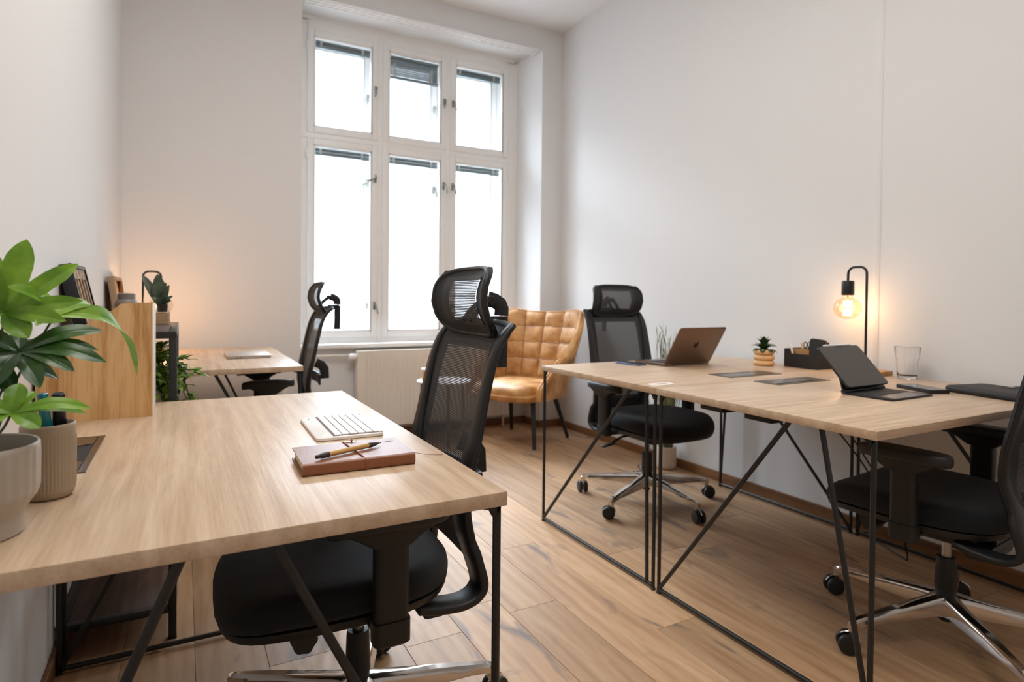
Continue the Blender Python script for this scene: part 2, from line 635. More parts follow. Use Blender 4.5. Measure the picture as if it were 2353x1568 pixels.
mb = MB()
mb.box(((XL + XR) / 2, (YR + OUT) / 2, ZC + .06), (XR - XL + .4, OUT - YR + .2, .12))
struct(mb.build('ceiling', M['ceiling'], smooth=0))

mb = MB()
mb.box((XL - .1, (YR + OUT) / 2, ZC / 2), (.2, OUT - YR + .2, ZC + .02))
struct(mb.build('wall_left', M['wall'], smooth=0))

mb = MB()
mb.box((XR + .1, (YR + OUT) / 2, ZC / 2), (.2, OUT - YR + .2, ZC + .02))
struct(mb.build('wall_right', M['wall'], smooth=0))

# wall with the window niche, in four pieces round the opening
mb = MB().box(((XL + NX0) / 2, (YB + OUT) / 2, ZC / 2), (NX0 - XL, OUT - YB, ZC))
struct(mb.build('wall_back', M['wall'], smooth=0))
mb = MB()
mb.prism([(NX1, YB), (XR, YB), (XR, OUT), (2.47, OUT), (2.505, 4.56)], .70, ZC)
mb.prism([(NX1, YB), (XR, YB), (XR, OUT), (NX1 - .02, OUT), (NX1, 4.52)], 0, .70)
struct(mb.build('wall_back_pier', M['wall'], smooth=0))
mb = MB().box(((NX0 + NX1) / 2, (YB + OUT) / 2, (NZ + ZC) / 2), (NX1 - NX0, OUT - YB, ZC - NZ))
struct(mb.build('wall_back_lintel', M['wall'], smooth=0))
mb = MB().box(((NX0 + NX1) / 2, (NY + OUT) / 2, .34), (NX1 - NX0, OUT - NY, .68))
struct(mb.build('wall_back_parapet', M['wall'], smooth=0))

# wall behind the camera
mb = MB()
mb.box(((XL + XR) / 2, YR - .1, ZC / 2), (XR - XL + .4, .2, ZC + .02))
struct(mb.build('wall_rear', M['wall'], smooth=0))

# thin lip round the niche head and the curtain track below it
mb = MB()
mb.box(((NX0 + NX1) / 2, YB - .004, NZ - .006), (NX1 - NX0, .012, .022), .003)
struct(mb.build('trim_1', M['wall'], smooth=0))

# skirting
def skirting(name, a, b, n, m):
    a, b, n = Vector(a), Vector(b), Vector(n)
    mb = MB()
    c = (a + b) / 2 + n * .007
    d = b - a
    L_ = d.length
    mb.box((c.x, c.y, .0275), (L_, .014, .055), .003, rz=math.atan2(d.y, d.x))
    struct(mb.build(name, m, smooth=0))


skirting('baseboard_right', (XR, YR, 0), (XR, YB, 0), (-1, 0, 0), M['skirt'])
skirting('baseboard_back', (NX1, YB, 0), (XR - .014, YB, 0), (0, -1, 0), M['skirtx'])
skirting('baseboard_niche', (NX0, NY, 0), (NX1, NY, 0), (0, -1, 0), M['skirtx'])
skirting('baseboard_reveal', (NX1, YB - .014, 0), (NX1, NY - .014, 0), (-1, 0, 0), M['skirt'])
skirting('baseboard_left', (XL, YR, 0), (XL, YB, 0), (1, 0, 0), M['skirt'])
skirting('baseboard_window', (XL + .014, YB, 0), (NX0, YB, 0), (0, -1, 0), M['skirtx'])

# shallow vertical pipe casing on the right wall
mb = MB().box((XR - .0002, 1.632, 1.62), (.003, .03, 3.22), .0012)
struct(mb.build('trim_2', M['wall'], smooth=30))

# ---- the double window
WY = 4.57                                     # room face of the inner frame
cols = [(.780, 1.300), (1.336, 1.858), (1.890, 2.418)]
rows = [(.750, 2.205), (2.245, 2.992)]


def frame_leaf(mb, x0, x1, z0, z1, y, th=.04, st=.046):
    """one glazed leaf: four members with a bead"""
    mb.box(((x0 + x0 + st) / 2, y + th / 2, (z0 + z1) / 2), (st, th, z1 - z0), .004)
    mb.box(((x1 + x1 - st) / 2, y + th / 2, (z0 + z1) / 2), (st, th, z1 - z0), .004)
    mb.box(((x0 + x1) / 2, y + th / 2, z0 + st / 2), (x1 - x0 - 2 * st, th, st), .004)
    mb.box(((x0 + x1) / 2, y + th / 2, z1 - st / 2), (x1 - x0 - 2 * st, th, st), .004)
    # glazing bead
    b = .012
    for a, c, d in (((x0 + st + b / 2), (z0 + z1) / 2, (b, .022, z1 - z0 - 2 * st)), ((x1 - st - b / 2), (z0 + z1) / 2, (b, .022, z1 - z0 - 2 * st))):
        mb.box((a, y + .018, c), d, .003)
    for a in (z0 + st + b / 2, z1 - st - b / 2):
        mb.box(((x0 + x1) / 2, y + .018, a), (x1 - x0 - 2 * st, .022, b), .003)


win = bpy.data.objects.new('window_1', None)
COL.objects.link(win)
win.location = (1.6, WY, .7)
struct(win)
WO = Vector((1.6, WY, .7))


def wbuild(mb, name, m, parent=None, smooth=35):
    bmesh.ops.translate(mb.bm, verts=mb.bm.verts, vec=-WO)
    o = mb.build(name, m, parent or win, smooth)
    return o


# fixed frames (inner and outer box) with the lining between them
mb = MB()
for y, th in ((WY + .004, .05), (WY + .20, .06)):
    mb.box((.735, y + th / 2, 1.87), (.09, th, 2.36), .004)
    mb.box((2.462, y + th / 2, 1.87), (.088, th, 2.36), .004)
    mb.box((1.599, y + th / 2, 3.04), (1.638, th, .096), .004)
    mb.box((1.599, y + th / 2, .722), (1.638, th, .056), .004)
    for xa, xb in ((1.300, 1.336), (1.858, 1.890)):
        mb.box(((xa + xb) / 2, y + th / 2 - .006, 1.87), (xb - xa, th, 2.30), .004)
    mb.box((1.6, y + th / 2 - .004, 2.225), (1.70, th, .04), .004)
mb.box((.70, WY + .13, 1.87), (.03, .26, 2.40))
mb.box((2.492, WY + .13, 1.87), (.03, .26, 2.40))
mb.box((1.6, WY + .13, 3.075), (1.80, .26, .03))
mb.box((1.6, WY + .13, .70), (1.80, .26, .03))
wbuild(mb, 'window_frame', M['white'])

for r, (z0, z1) in enumerate(rows):
    for c, (x0, x1) in enumerate(cols):
        for y, nm in ((WY - .004, 'inner_sash'), (WY + .215, 'outer_sash')):
            mb = MB()
            frame_leaf(mb, x0, x1, z0, z1, y, .042, .046 if nm == 'inner_sash' else .05)
            s = wbuild(mb, nm, M['white'])
            mb = MB().box(((x0 + x1) / 2, y + .022, (z0 + z1) / 2), (x1 - x0 - .09, .003, z1 - z0 - .09))
            wbuild(mb, 'pane', M['glass'], s, 0)
            # turning handles on the closing stile
            hx = x1 - .022 if c < 2 else x0 + .022
            zs = [2.625] if r == 1 else [1.955, .99]
            for hz in zs:
                mb = MB()
                mb.box((hx, y - .003, hz), (.020, .006, .058), .002)
                if r == 0 and c == 0 and hz > 1.5:
                    p = [(hx, y - .004, hz), (hx, y - .038, hz), (hx - .03, y - .042, hz - .014), (hx - .07, y - .042, hz - .032)]
                else:
                    sg = -1 if (r == 1 and c < 2) else 1
                    p = [(hx, y - .004, hz + .006), (hx, y - .038, hz + .006), (hx + .006 * sg, y - .042, hz - .02), (hx + .016 * sg, y - .042, hz - .062)]
                mb.bar(p, .012, .010, up=(1, 0, 0))
                wbuild(mb, 'handle', M['nickel'], s)
            # hinge knuckles on the other stile
            if nm == 'inner_sash':
                gx = x0 - .006 if c < 2 else x1 + .006
                hz_ = ([z0 + .12, z1 - .12] if r else [z0 + .12, (z0 + z1) / 2, z1 - .12])
                mb = MB()
                for q in hz_:
                    mb.tube([(gx, y - .004, q - .03), (gx, y - .004, q + .03)], .006, 8, up=(1, 0, 0))
                wbuild(mb, 'hinge', M['white'], s)

# inner sill board
mb = MB()
mb.box((1.628, 4.505, .697), (1.868, .135, .03), .006)
struct(mb.build('trim_3', M['white'], smooth=30))

# curtain track under the head of the niche
tr = thing('curtain_track', 'white double curtain track along the head of the window niche', 'curtain track', (1.63, 4.335, NZ))
mb = MB()
for dy in (-.035, .0, .035):
    mb.box((0, dy, -.006), (1.80, .008, .012), .002)
mb.box((0, 0, -.0025), (1.80, .10, .005))
mb.build('rail', M['white'], tr)
for x in (.905, -.905):
    mb = MB().box((x, 0, -.010), (.008, .104, .018), .003)
    mb.build('end_cap', M['white'], tr)
for x in (.42, .52, .61, .65, .70, .76):
    mb = MB().box((x, .0, -.018), (.010, .006, .02), .002)
    mb.build('glider', M['white'], tr)

# venetian blinds, drawn up between the two leaves of each opening
blab = {(1, 0): 'raised gray venetian blind in the top left window pane', (1, 1): 'gray venetian blind hanging lowest, in the top middle window pane',
        (1, 2): 'raised gray venetian blind in the top right window pane', (0, 0): 'raised gray venetian blind in the lower left window pane',
        (0, 1): 'raised gray venetian blind in the lower middle window pane', (0, 2): 'raised gray venetian blind in the lower right window pane'}
for (r, c), lab in blab.items():
    x0, x1 = cols[c]
    z1 = rows[r][1] - .05
    b = thing('venetian_blind', lab, 'blind', ((x0 + x1) / 2, WY + .075, z1), group='venetian blinds in the window')
    w = x1 - x0 - .094
    drop = .135 if (r, c) == (1, 1) else .012
    mb = MB().box((0, 0, -.010), (w, .028, .018), .002)
    mb.build('head_rail', M['blind'], b)
    mb = MB()
    n = 9 if drop > .1 else 4
    for k in range(n):
        mb.box((0, 0, -.022 - drop * k / n), (w - .006, .026, .0012), M=Matrix.Rotation(R(50 if drop > .1 else 10), 3, 'X'))
    mb.build('slats', M['blind'], b, 0)
    mb = MB().box((0, 0, -.03 - drop), (w - .004, .026, .022), .003)
    mb.build('bottom_rail', M['blind'], b)
    for s in (-1, 1):
        mb = MB().box((s * w * .36, -.0165, -.018 - drop * .7), (.016, .004, .040 + (drop if drop > .1 else 0) * .5), .001)
        mb.build('ladder_clip', M['blind_cap'], b)

# ---- radiator under the window
rad = thing('radiator', 'cream ribbed panel radiator under the window', 'radiator', (1.118, 4.39, .10))
W_, H_ = 1.25, .555
mb = MB()
def ribz(i): return 0
prof = []
n = 36
pitch = .0342
x = .045
front = [(0.0, 0.0), (.04, 0.0)]
while x < W_ - .05:
    front += [(x, 0), (x + .006, .007), (x + .016, .007), (x + .022, 0)]
    x += pitch
front += [(W_, 0)]
def strip(z): return [(px, py, z) for px, py in front] + [(W_, .012, z), (0, .012, z)]
def flat(z): return [(px, 0, z) for px, py in front] + [(W_, .012, z), (0, .012, z)]
mb.loft([flat(0), flat(.035), strip(.05), strip(H_ - .055), flat(H_ - .04), flat(H_)])
mb.build('front_panel', M['rad'], rad, 40)
mb = MB()
mb.box((W_ / 2, .085, H_ / 2), (W_, .012, H_))
mb.build('rear_panel', M['rad'], rad)
for x in (-.004, W_ + .004):
    mb = MB().box((x, .048, H_ / 2), (.012, .10, H_ + .01), .003)
    mb.build('side_panel', M['rad'], rad)
mb = MB()
mb.box((W_ / 2, .048, H_ + .004), (W_ + .02, .10, .008), .002)
mb.build('top_grille', M['rad'], rad)
mb = MB()
mb.tube([(-.012, .05, H_ - .032), (-.05, .05, H_ - .032)], .012, 12)
mb.build('valve_body', M['rad'], rad)
mb = MB()
Mx = Matrix.Rotation(-PI / 2, 3, 'Y')
mb.lathe([(.004, -.012), (.02, -.012), (.024, -.004), (.026, .012), (.025, .03), (.018, .042), (.004, .046)], (-.028, .01, H_ - .034), 20, Mx)
mb.build('thermostat_knob', M['white'], rad)
pp = MB().tube([(-.06, .06, H_ - .026), (-.45, .06, H_ - .024)], .010, 10)
pp.build('feed_pipe', M['rad'], rad)
for x in (.02, W_ - .04):
    mb = MB().tube([(x, .05, -.0), (x, .05, -.10)], .009, 10, up=(1, 0, 0))
    mb.build('foot', M['rad'], rad)
# ------------------------------------------------------------------ desks
DT = .74          # desk height
TH = .024


def make_desk(name, label, loc, rz, lx, ly, diag, grain='desk', grommet=None, flap='in', tray=True):
    """lx along local x, ly along local y, leg frames stand at both local x ends (running along y) ;
    diag: for each end (long_bottom_y, long_top_y, short_bottom_y, short_top_y)"""
    d = thing(name, label, 'desk', loc, rz)
    mb = MB().box((lx / 2, ly / 2, DT - TH / 2), (lx, ly, TH), .0016, seg=2)
    mb.build('tabletop', M[grain], d)
    s = .013
    for (xe, (lb, lt, sb, st)) in zip((.012, lx - .012), diag):
        y0, y1 = .014, ly - .014
        zt = DT - TH
        for yy in (y0, y1):
            mb = MB()
            mb.bar([(xe, yy, 0.004), (xe, yy, zt)], s, s, up=(1, 0, 0), rnd=.3)
            # flared weld plate under the top
            sg = 1 if yy == y0 else -1
            mb.prism([(yy - s / 2 * sg, zt), (yy + .035 * sg, zt), (yy + .014 * sg, zt - .006), (yy + s / 2 * sg, zt - .02)], xe - s / 2, xe + s / 2,
                     Matrix(((0, 0, 1), (1, 0, 0), (0, 1, 0))))
            lg = mb.build('leg', M['black_metal'], d)
            mb = MB().lathe([(.009, 0), (.009, .006), (.006, .008)], (xe, yy, 0), 12)
            mb.build('foot_pad', M['black_plastic'], lg)
        mb = MB().bar([(xe, y0, .014), (xe, y1, .014)], s, s)
        mb.build('foot_rail', M['black_metal'], d)
        for a, b in ((lb, lt), (sb, st)):
            mb = MB().bar([(xe, a, .014), (xe, b, zt)], s, s, up=(1, 0, 0))
            mb.build('brace', M['black_metal'], d)
    if grommet:
        gx, gy, gw, gd, open_side = grommet
        # bezel ring
        mb = MB()
        t = .012
        z = DT + .0012
        for c, e in (((gx, gy - gd / 2 + t / 2), (gw, t)), ((gx, gy + gd / 2 - t / 2), (gw, t)), ((gx - gw / 2 + t / 2, gy), (t, gd - 2 * t)), ((gx + gw / 2 - t / 2, gy), (t, gd - 2 * t))):
            mb.box((c[0], c[1], z), (e[0], e[1], .0024), .0006)
        g = mb.build('cable_bezel', M['grommet'], d)
        mb = MB()
        mb.box((gx, gy, DT + .0004), (gw - .02, gd - .02, .0008))
        mb.build('recess', M['dark_hole'], g, 0)
        lid_w, lid_d = gw - .028, gd - .028
        gap = .022
        mb = MB()
        if flap == 'wide':
            # flap with a hand cut-out in the long side
            u = lid_w / 2; v = lid_d / 2; o = open_side
            poly = [(-u, -v * o), (u, -v * o), (u, v * o), (u * .55, v * o), (u * .42, -v * .02 * o), (-u * .42, -v * .02 * o), (-u * .55, v * o), (-u, v * o)]
            if o < 0: poly = poly[::-1]
            mb.prism([(gx + px, gy + py) for px, py in poly], DT + .0008, DT + .0026)
        else:
            u = lid_w / 2; v = lid_d / 2; o = open_side
            poly = [(-u, -v * o), (u, -v * o), (u, v * o), (u * .5, v * o), (u * .46, (v - .010) * o), (-u * .95, (v - .010) * o), (-u, v * o)]
            if o < 0: poly = poly[::-1]
            mb.prism([(gx + px, gy + py) for px, py in poly], DT + .0008, DT + .0026)
        mb.build('cable_flap', M['grommet'], g, 0)
    if tray and grommet:
        gx, gy, gw, gd, o = grommet
        z0, z1 = .60, DT - TH
        y0, y1 = gy - .06, gy + .06
        mb = MB()
        x0, x1 = gx - .20, gx + .20
        t = .003
        mb.box(((x0 + x1) / 2, y0, (z0 + z1) / 2), (x1 - x0, t, z1 - z0))
        mb.box(((x0 + x1) / 2, y1, (z0 + z1) / 2 - .03), (x1 - x0, t, z1 - z0 - .06))
        mb.box(((x0 + x1) / 2, (y0 + y1) / 2, z0), (x1 - x0, y1 - y0, t))
        for x in (x0, x1):
            mb.box((x, (y0 + y1) / 2, (z0 + z1) / 2 - .02), (t, y1 - y0, z1 - z0 - .04))
        mb.build('cable_tray', M['black_plastic'], d)
    return d


# left front desk: leg frames along world x -> rotate local frame by 90 deg: local x = world y, local y = -world x
def yl(x): return .472 - x      # world x -> local y for the desks standing along the left wall


make_desk('desk', 'nearest oak-topped desk with black wire legs, along the left wall', (.472, .88, 0), PI / 2, 1.195, .79,
          [(yl(.458), yl(.112), yl(-.30), yl(-.003)), (yl(-.30), yl(.06), yl(.458), yl(.17))], 'deskx',
          (1.468 - .88, yl(-.21), .318, .112, -1), 'wide')
make_desk('desk', 'far oak desk in the left corner by the window with a closed laptop on it', (.480, 2.88, 0), PI / 2, 1.17, .795,
          [(yl(.47), yl(.112), yl(-.30), yl(.0)), (yl(.47), yl(.15), yl(-.30), yl(.03))], 'deskx', None)
# right pair, standing long side across the room
make_desk('desk', 'oak desk on the right with an open laptop and a small succulent on it', (1.497, 1.670, 0), 0, 1.2, .796,
          [(.782, .155, .048, .062), (.014, .64, .782, .735)], 'deskx', (2.131 - 1.497, 1.815 - 1.670, .318, .118, 1))
make_desk('desk', 'oak desk at the right edge with a tablet and a water glass on it', (1.497, .876, 0), 0, 1.2, .792,
          [(.778, .255, .014, .155), (.014, .54, .778, .63)], 'deskx', (2.128 - 1.497, 1.582 - .876, .318, .112, -1))

# ------------------------------------------------------------------ office chairs
BACK = [(.352, -.150), (.354, -.199), (.366, -.234), (.40, -.250), (.478, -.232), (.573, -.208), (.661, -.214), (.746, -.232), (.815, -.246),
        (.884, -.262), (.93, -.276), (.955, -.288), (.975, -.303), (.992, -.322)]      # (z, y) rear line of the side rails
BACKW = [(.44, .176), (.52, .194), (.60, .206), (.70, .212), (.80, .208), (.90, .205), (.96, .203), (.985, .198), (.995, .190)]


def back_y(z): return interp([(a, b) for a, b in BACK], z)[0]
def back_w(z): return interp(BACKW, z)[0]


def make_chair(label, loc, rz, group):
    ch = thing('office_chair', label, 'office chair', loc, rz, group)
    # --- star base, one mesh per arm
    for k in range(5):
        a = R(72 * k)
        ca, sa = math.cos(a), math.sin(a)
        rings = []
        for r, zt, w, h in ((.0, .150, .030, .062), (.035, .148, .028, .060), (.06, .144, .024, .052), (.12, .135, .022, .046), (.20, .124, .019, .036), (.28, .112, .015, .025), (.325, .105, .013, .023), (.345, .100, .012, .024), (.356, .092, .010, .020)):
            ring = []
            for px, pz in ((-w, -h), (-w * .97, -h * .3), (-w * .86, -.006), (-w * .55, 0), (w * .55, 0), (w * .86, -.006), (w * .97, -h * .3), (w, -h), (w * .6, -h - .001), (-w * .6, -h - .001)):
                ring.append((r, px, zt + pz))
            rings.append(ring)
        mb = MB().loft(rings)
        mb.lathe([(.010, .058), (.011, .075), (.011, .098)], (.345, 0, 0), 14)
        bmesh.ops.rotate(mb.bm, verts=mb.bm.verts, cent=(0, 0, 0), matrix=Matrix.Rotation(a, 3, 'Z'))
        mb.build('base_leg', M['chrome'], ch, 40)
        # caster
        random.seed(k + 3)
        sw = random.uniform(0, 2 * PI)
        mb = MB().lathe([(.0085, .045), (.0085, .064), (.012, .066), (.012, .072)], (0, 0, 0), 12)
        # chrome hood between the wheels
        hood = []
        for q in range(9):
            t = PI * (.05 + .80 * q / 8)
            hood.append((-.012 + .030 * math.cos(t), 0, .031 + .0295 * math.sin(t)))
        mb.bar(hood, .013, .006, up=(0, 1, 0))
        mb.box((-.008, 0, .036), (.02, .011, .034), .003)
        c = mb.build('caster', M['chrome'], ch, 40, loc=(.345 * ca, .345 * sa, 0))
        c.rotation_euler = (0, 0, sw)
        Mw = Matrix.Rotation(PI / 2, 3, 'X')
        for s in (-1, 1):
            mb = MB().lathe([(.004, .0085), (.023, .0085), (.028, .007), (.0305, .003), (.031, -.003), (.0295, -.008), (.023, -.0095), (.004, -.010)], (-.012, s * .0155, .031), 28, Mw)
            mb.build('wheel', M['black_plastic'], c)
    # --- gas lift
    mb = MB().lathe([(.027, .085), (.028, .088), (.028, .16), (.030, .165), (.027, .25), (.0255, .262), (.010, .263)], n=24)
    mb.lathe([(.016, .062), (.018, .064), (.018, .09)], n=20)
    mb.build('lift_sleeve', M['black_plastic'], ch)
    mb = MB().lathe([(.0135, .255), (.0135, .36)], n=18)
    mb.build('gas_lift', M['steel'], ch)
    # --- tilt mechanism with lever and knob
    mb = MB()
    mb.loft([[(x * w, y, z) for x, y in ((-.075, -.15), (.075, -.15), (.085, .10), (-.085, .10))] for z, w in ((.322, .6), (.336, .95), (.372, 1.0), (.392, 1.0))])
    mb.box((0, -.13, .352), (.36, .05, .026), .008)
    mb.box((0, .005, .388), (.60, .055, .014), .004)
    mb.build('tilt_mechanism', M['black_plastic'], ch)
    mb = MB()
    mb.tube([(.08, .03, .372), (.20, .035, .366), (.255, .035, .345)], .006, 8)
    mb.box((.285, .035, .335), (.075, .028, .009), .003, M=Matrix.Rotation(R(8), 3, 'Y'))
    mb.build('height_lever', M['black_plastic'], ch)
    mb = MB()
    kn = []
    for q in range(24):
        rr = .027 if q % 4 < 2 else .0245
        kn.append((rr * math.cos(2 * PI * q / 24), rr * math.sin(2 * PI * q / 24)))
    mb.loft([[(x * .92, -.035, z) for x, z in kn], [(x, -.03, z) for x, z in kn], [(x, .028, z) for x, z in kn], [(x * .9, .033, z) for x, z in kn]])
    bmesh.ops.rotate(mb.bm, verts=mb.bm.verts, cent=(0, 0, 0), matrix=Matrix.Rotation(PI / 2, 3, 'Z'))
    bmesh.ops.translate(mb.bm, verts=mb.bm.verts, vec=(-.150, .150, .360))
    mb.build('tension_knob', M['black_plastic'], ch)
    # --- seat pan and cushion
    def seat_outline(k, n=44, grow=0.0):
        pts = []
        for q in range(n):
            t = 2 * PI * q / n
            cx, sy = math.cos(t), math.sin(t)
            ex = 2 / 3.4
            x = math.copysign(abs(cx) ** ex, cx) * (.248 + grow)
            y = math.copysign(abs(sy) ** ex, sy) * (.252 + grow) + .062
            w = 1 - .10 * max(0, -(y - .06) / .25) ** 2
            pts.append((x * w * k, (y - .062) * k + .062))
        return pts
    def front_drop(y): return -.045 * max(0, (y - .16) / .15) ** 2
    rings = []
    for k, z in ((.55, .392), (.90, .392), (.965, .396), (.985, .408), (.985, .414)):
        rings.append([(x, y, z + front_drop(y) * .45) for x, y in seat_outline(k)])
    mb = MB().loft(rings)
    mb.build('seat_pan', M['black_plastic'], ch)
    rings = []
    for k, z in ((.93, .410), (.992, .416), (1.0, .428), (1.0, .444), (.988, .459), (.955, .470), (.88, .476), (.7, .474), (.45, .470), (.2, .468)):
        rings.append([(x, y, z + front_drop(y) * (.45 + .55 * min(1, max(0, (z - .41) / .06))) + .006 * (abs(x) / .25) ** 2) for x, y in seat_outline(k)])
    mb = MB().loft(rings)
    mb.build('seat', M['fabric'], ch, 60)
    # --- side rails of the back, a wide flat band each
    for s in (-1, 1):
        rings = []
        for q in smooth_path([(0, -.085, .366), (0, -.135, .356), (0, -.195, .353), (0, -.236, .368), (0, -.252, .402)] + [(0, y, z) for z, y in BACK[4:]], 4):
            z, y = q.z, q.y
            w = back_w(z) if z > .5 else .205
            width = interp([(.35, .065), (.40, .075), (.44, .085), (.52, .085), (.63, .070), (.75, .044), (.9, .030), (.992, .026)], z)[0]
            th = interp([(.35, .018), (.40, .022), (.6, .020), (.9, .018), (.992, .012)], z)[0]
            rings.append((Vector((s * (w - width / 2), y, z)), width, th))
        mb = MB()
        R_ = []
        for i, (p, w, th) in enumerate(rings):
            a = rings[max(i - 1, 0)][0]; b = rings[min(i + 1, len(rings) - 1)][0]
            t = (b - a).normalized()
            nn = Vector((0, t.z, -t.y)).normalized()     # faces forward
            if nn.y < 0 and t.z > 0: nn = -nn
            c = .25 * th
            sec = [(-w / 2, c), (-w / 2, th - c), (-w / 2 + c, th), (w / 2 - c, th), (w / 2, th - c), (w / 2, c), (w / 2 - c, 0), (-w / 2 + c, 0)]
            R_.append([p + Vector((u * s, 0, 0)) + nn * v for u, v in sec])
        mb.loft(R_)
        mb.build('back_rail', M['black_plastic'], ch, 50)
    # --- net stretched over the back, with a sewn border
    def bp(u, v):
        z = .440 + (.996 - .440) * v
        w = back_w(z) + .001
        x = (2 * u - 1) * w
        e = (2 * u - 1) ** 2
        y = back_y(z) + .018 - .030 * (1 - e) * min(1, v * 3 + .2)
        return (x, y, z - .010 * e * e * max(0, (v - .8) / .2))
    def border(mb, f, u0, v0, th, nu, nv):
        # four bands between the outer edge and the inner opening
        mb.shell(f, 6, nv, th, 0, u0, 0, 1)
        mb.shell(f, 6, nv, th, 1 - u0, 1, 0, 1)
        mb.shell(f, nu, 6, th, u0, 1 - u0, 0, v0)
        mb.shell(f, nu, 6, th, u0, 1 - u0, 1 - v0 * .75, 1)
    mb = MB()
    border(mb, bp, .15, .15, .008, 20, 40)
    bk = mb.build('backrest', M['border'], ch, 60)
    mb = MB()
    rows_ = [[bp(.12 + .76 * i / 24, .12 + .80 * j / 40) for i in range(25)] for j in range(41)]
    mb.quad_strip([[Vector(p) + Vector((0, .003, 0)) for p in r] for r in rows_])
    mb.build('net', M['net'], bk, 60)
    # rolled top edge
    mb = MB().tube([Vector(bp(.01 + .98 * i / 30, 1)) + Vector((0, -.006, 0)) for i in range(31)], .009, 12, up=(0, 1, 0), scales=[.7] + [1] * 29 + [.7])
    mb.build('top_edge', M['border'], bk, 60)
    # lumbar pad behind the net
    mb = MB()
    mb.bar([(0, -.262, .690), (0, -.292, .676), (0, -.308, .652), (0, -.310, .600)], .05, .012, up=(1, 0, 0))
    mb.shell(lambda u, v: ((2 * u - 1) * .12, -.270 - .012 * (1 - (2 * u - 1) ** 2), .580 + .055 * v), 10, 3, -.012)
    mb.build('lumbar_support', M['black_plastic'], ch, 50)
    # --- headrest
    HR = [(.966, -.283), (.985, -.270), (1.01, -.254), (1.04, -.243), (1.065, -.242), (1.09, -.248), (1.11, -.257), (1.134, -.270)]
    def hp(u, v):
        z = .966 + (1.134 - .966) * v
        w = interp([(0, .145), (.06, .158), (.14, .165), (.5, .168), (.85, .164), (.94, .155), (1, .140)], v)[0]
        y = interp(HR, z)[0] - .022 * (1 - (2 * u - 1) ** 2) + .0
        return ((2 * u - 1) * w, y, z)
    mb = MB()
    border(mb, hp, .19, .19, .012, 18, 16)
    hr = mb.build('headrest', M['border'], ch, 60)
    mb = MB()
    mb.quad_strip([[Vector(hp(.15 + .70 * i / 18, .15 + .74 * j / 16)) + Vector((0, .0045, 0)) for i in range(19)] for j in range(17)])
    mb.build('net', M['net'], hr, 60)
    mb = MB()
    loop = []
    for q in range(48):
        t = 2 * PI * q / 48
        u = .5 + .5 * math.copysign(abs(math.cos(t)) ** .42, math.cos(t))
        v = .5 + .5 * math.copysign(abs(math.sin(t)) ** .42, math.sin(t))
        loop.append(Vector(hp(u, v)) + Vector((0, -.004, 0)))
    mb.bar(loop, .012, .016, up=(0, 1, 0), closed=True)
    mb.build('rim', M['black_plastic'], hr, 60)
    # bracket carrying the headrest
    mb = MB()
    for s in (-1, 1):
        mb.bar([(s * .020, -.276, 1.000), (s * .022, -.300, 1.030), (s * .022, -.330, 1.054)], .012, .018, up=(1, 0, 0))
    Mx = Matrix.Rotation(PI / 2, 3, 'Y')
    mb.lathe([(.004, -.030), (.0105, -.030), (.012, -.027), (.012, .027), (.0105, .030), (.004, .030)], (0, -.332, 1.053), 20, Mx)
    mb.bar([(0, -.338, 1.056), (0, -.356, 1.052), (0, -.372, 1.042), (0, -.377, 1.030), (0, -.376, 1.012)], .040, .009, up=(1, 0, 0))
    mb.box((0, -.356, 1.008), (.048, .056, .006), .002)
    mb.box((0, -.350, .996), (.040, .030, .020), .004)
    mb.build('headrest_bracket', M['black_plastic'], ch, 50)
    mb = MB()
    mb.bar([(0, -.378, 1.006), (0, -.378, .93), (0, -.376, .874)], .034, .008, up=(1, 0, 0))
    mb.build('headrest_post', M['black_plastic'], ch, 50)
    # --- armrests
    for s in (-1, 1):
        mb = MB()
        mb.loft([[(s * x, y, z) for x, y in rrect(.262 + o, -.034 + o, .308 - o, .040 - o, .012 if o < .008 else .006, 3)] for z, o in ((.374, .006), (.380, .0), (.424, .0), (.425, .003), (.60, .003), (.612, .0))])
        mb.loft([[(s * x, y, z) for x, y in rrect(.255, y0, .315, y1, .012, 3)] for z, y0, y1 in ((.575, -.036, .044), (.592, -.060, .070), (.606, -.085, .095), (.612, -.090, .100))])
        mb.bar([(s * .10, .005, .386), (s * .24, .005, .386), (s * .285, .005, .400)], .05, .014)
        ar = mb.build('armrest', M['black_plastic'], ch, 40)
        rings = []
        for z, k in ((.608, .90), (.611, .97), (.618, 1.0), (.628, 1.0), (.636, .96), (.640, .86), (.640, .4)):
            ring = []
            for q in range(32):
                t = 2 * PI * q / 32
                x = math.copysign(abs(math.cos(t)) ** .75, math.cos(t)) * .040 * k
                y = math.copysign(abs(math.sin(t)) ** .62, math.sin(t)) * (.122 - .040 * (1 - k)) + .006
                ring.append((s * .287 + x, y, z - .006 * max(0, (y - .06) / .06) ** 2))
            rings.append(ring)
        mb = MB().loft(rings)
        mb.build('arm_pad', M['black_soft'], ar, 60)
    return ch


def set_base(ch, deg, swivel):
    d = R(deg) - ch.rotation_euler.z
    k = 0
    for c in ch.children:
        if c.name.startswith('base_leg'):
            c.rotation_euler = (0, 0, d)
        if c.name.startswith('caster'):
            a = d + R(72 * k)
            c.location = (.345 * math.cos(a), .345 * math.sin(a), 0)
            c.rotation_euler = (0, 0, R(swivel[k]) - ch.rotation_euler.z)
            k += 1


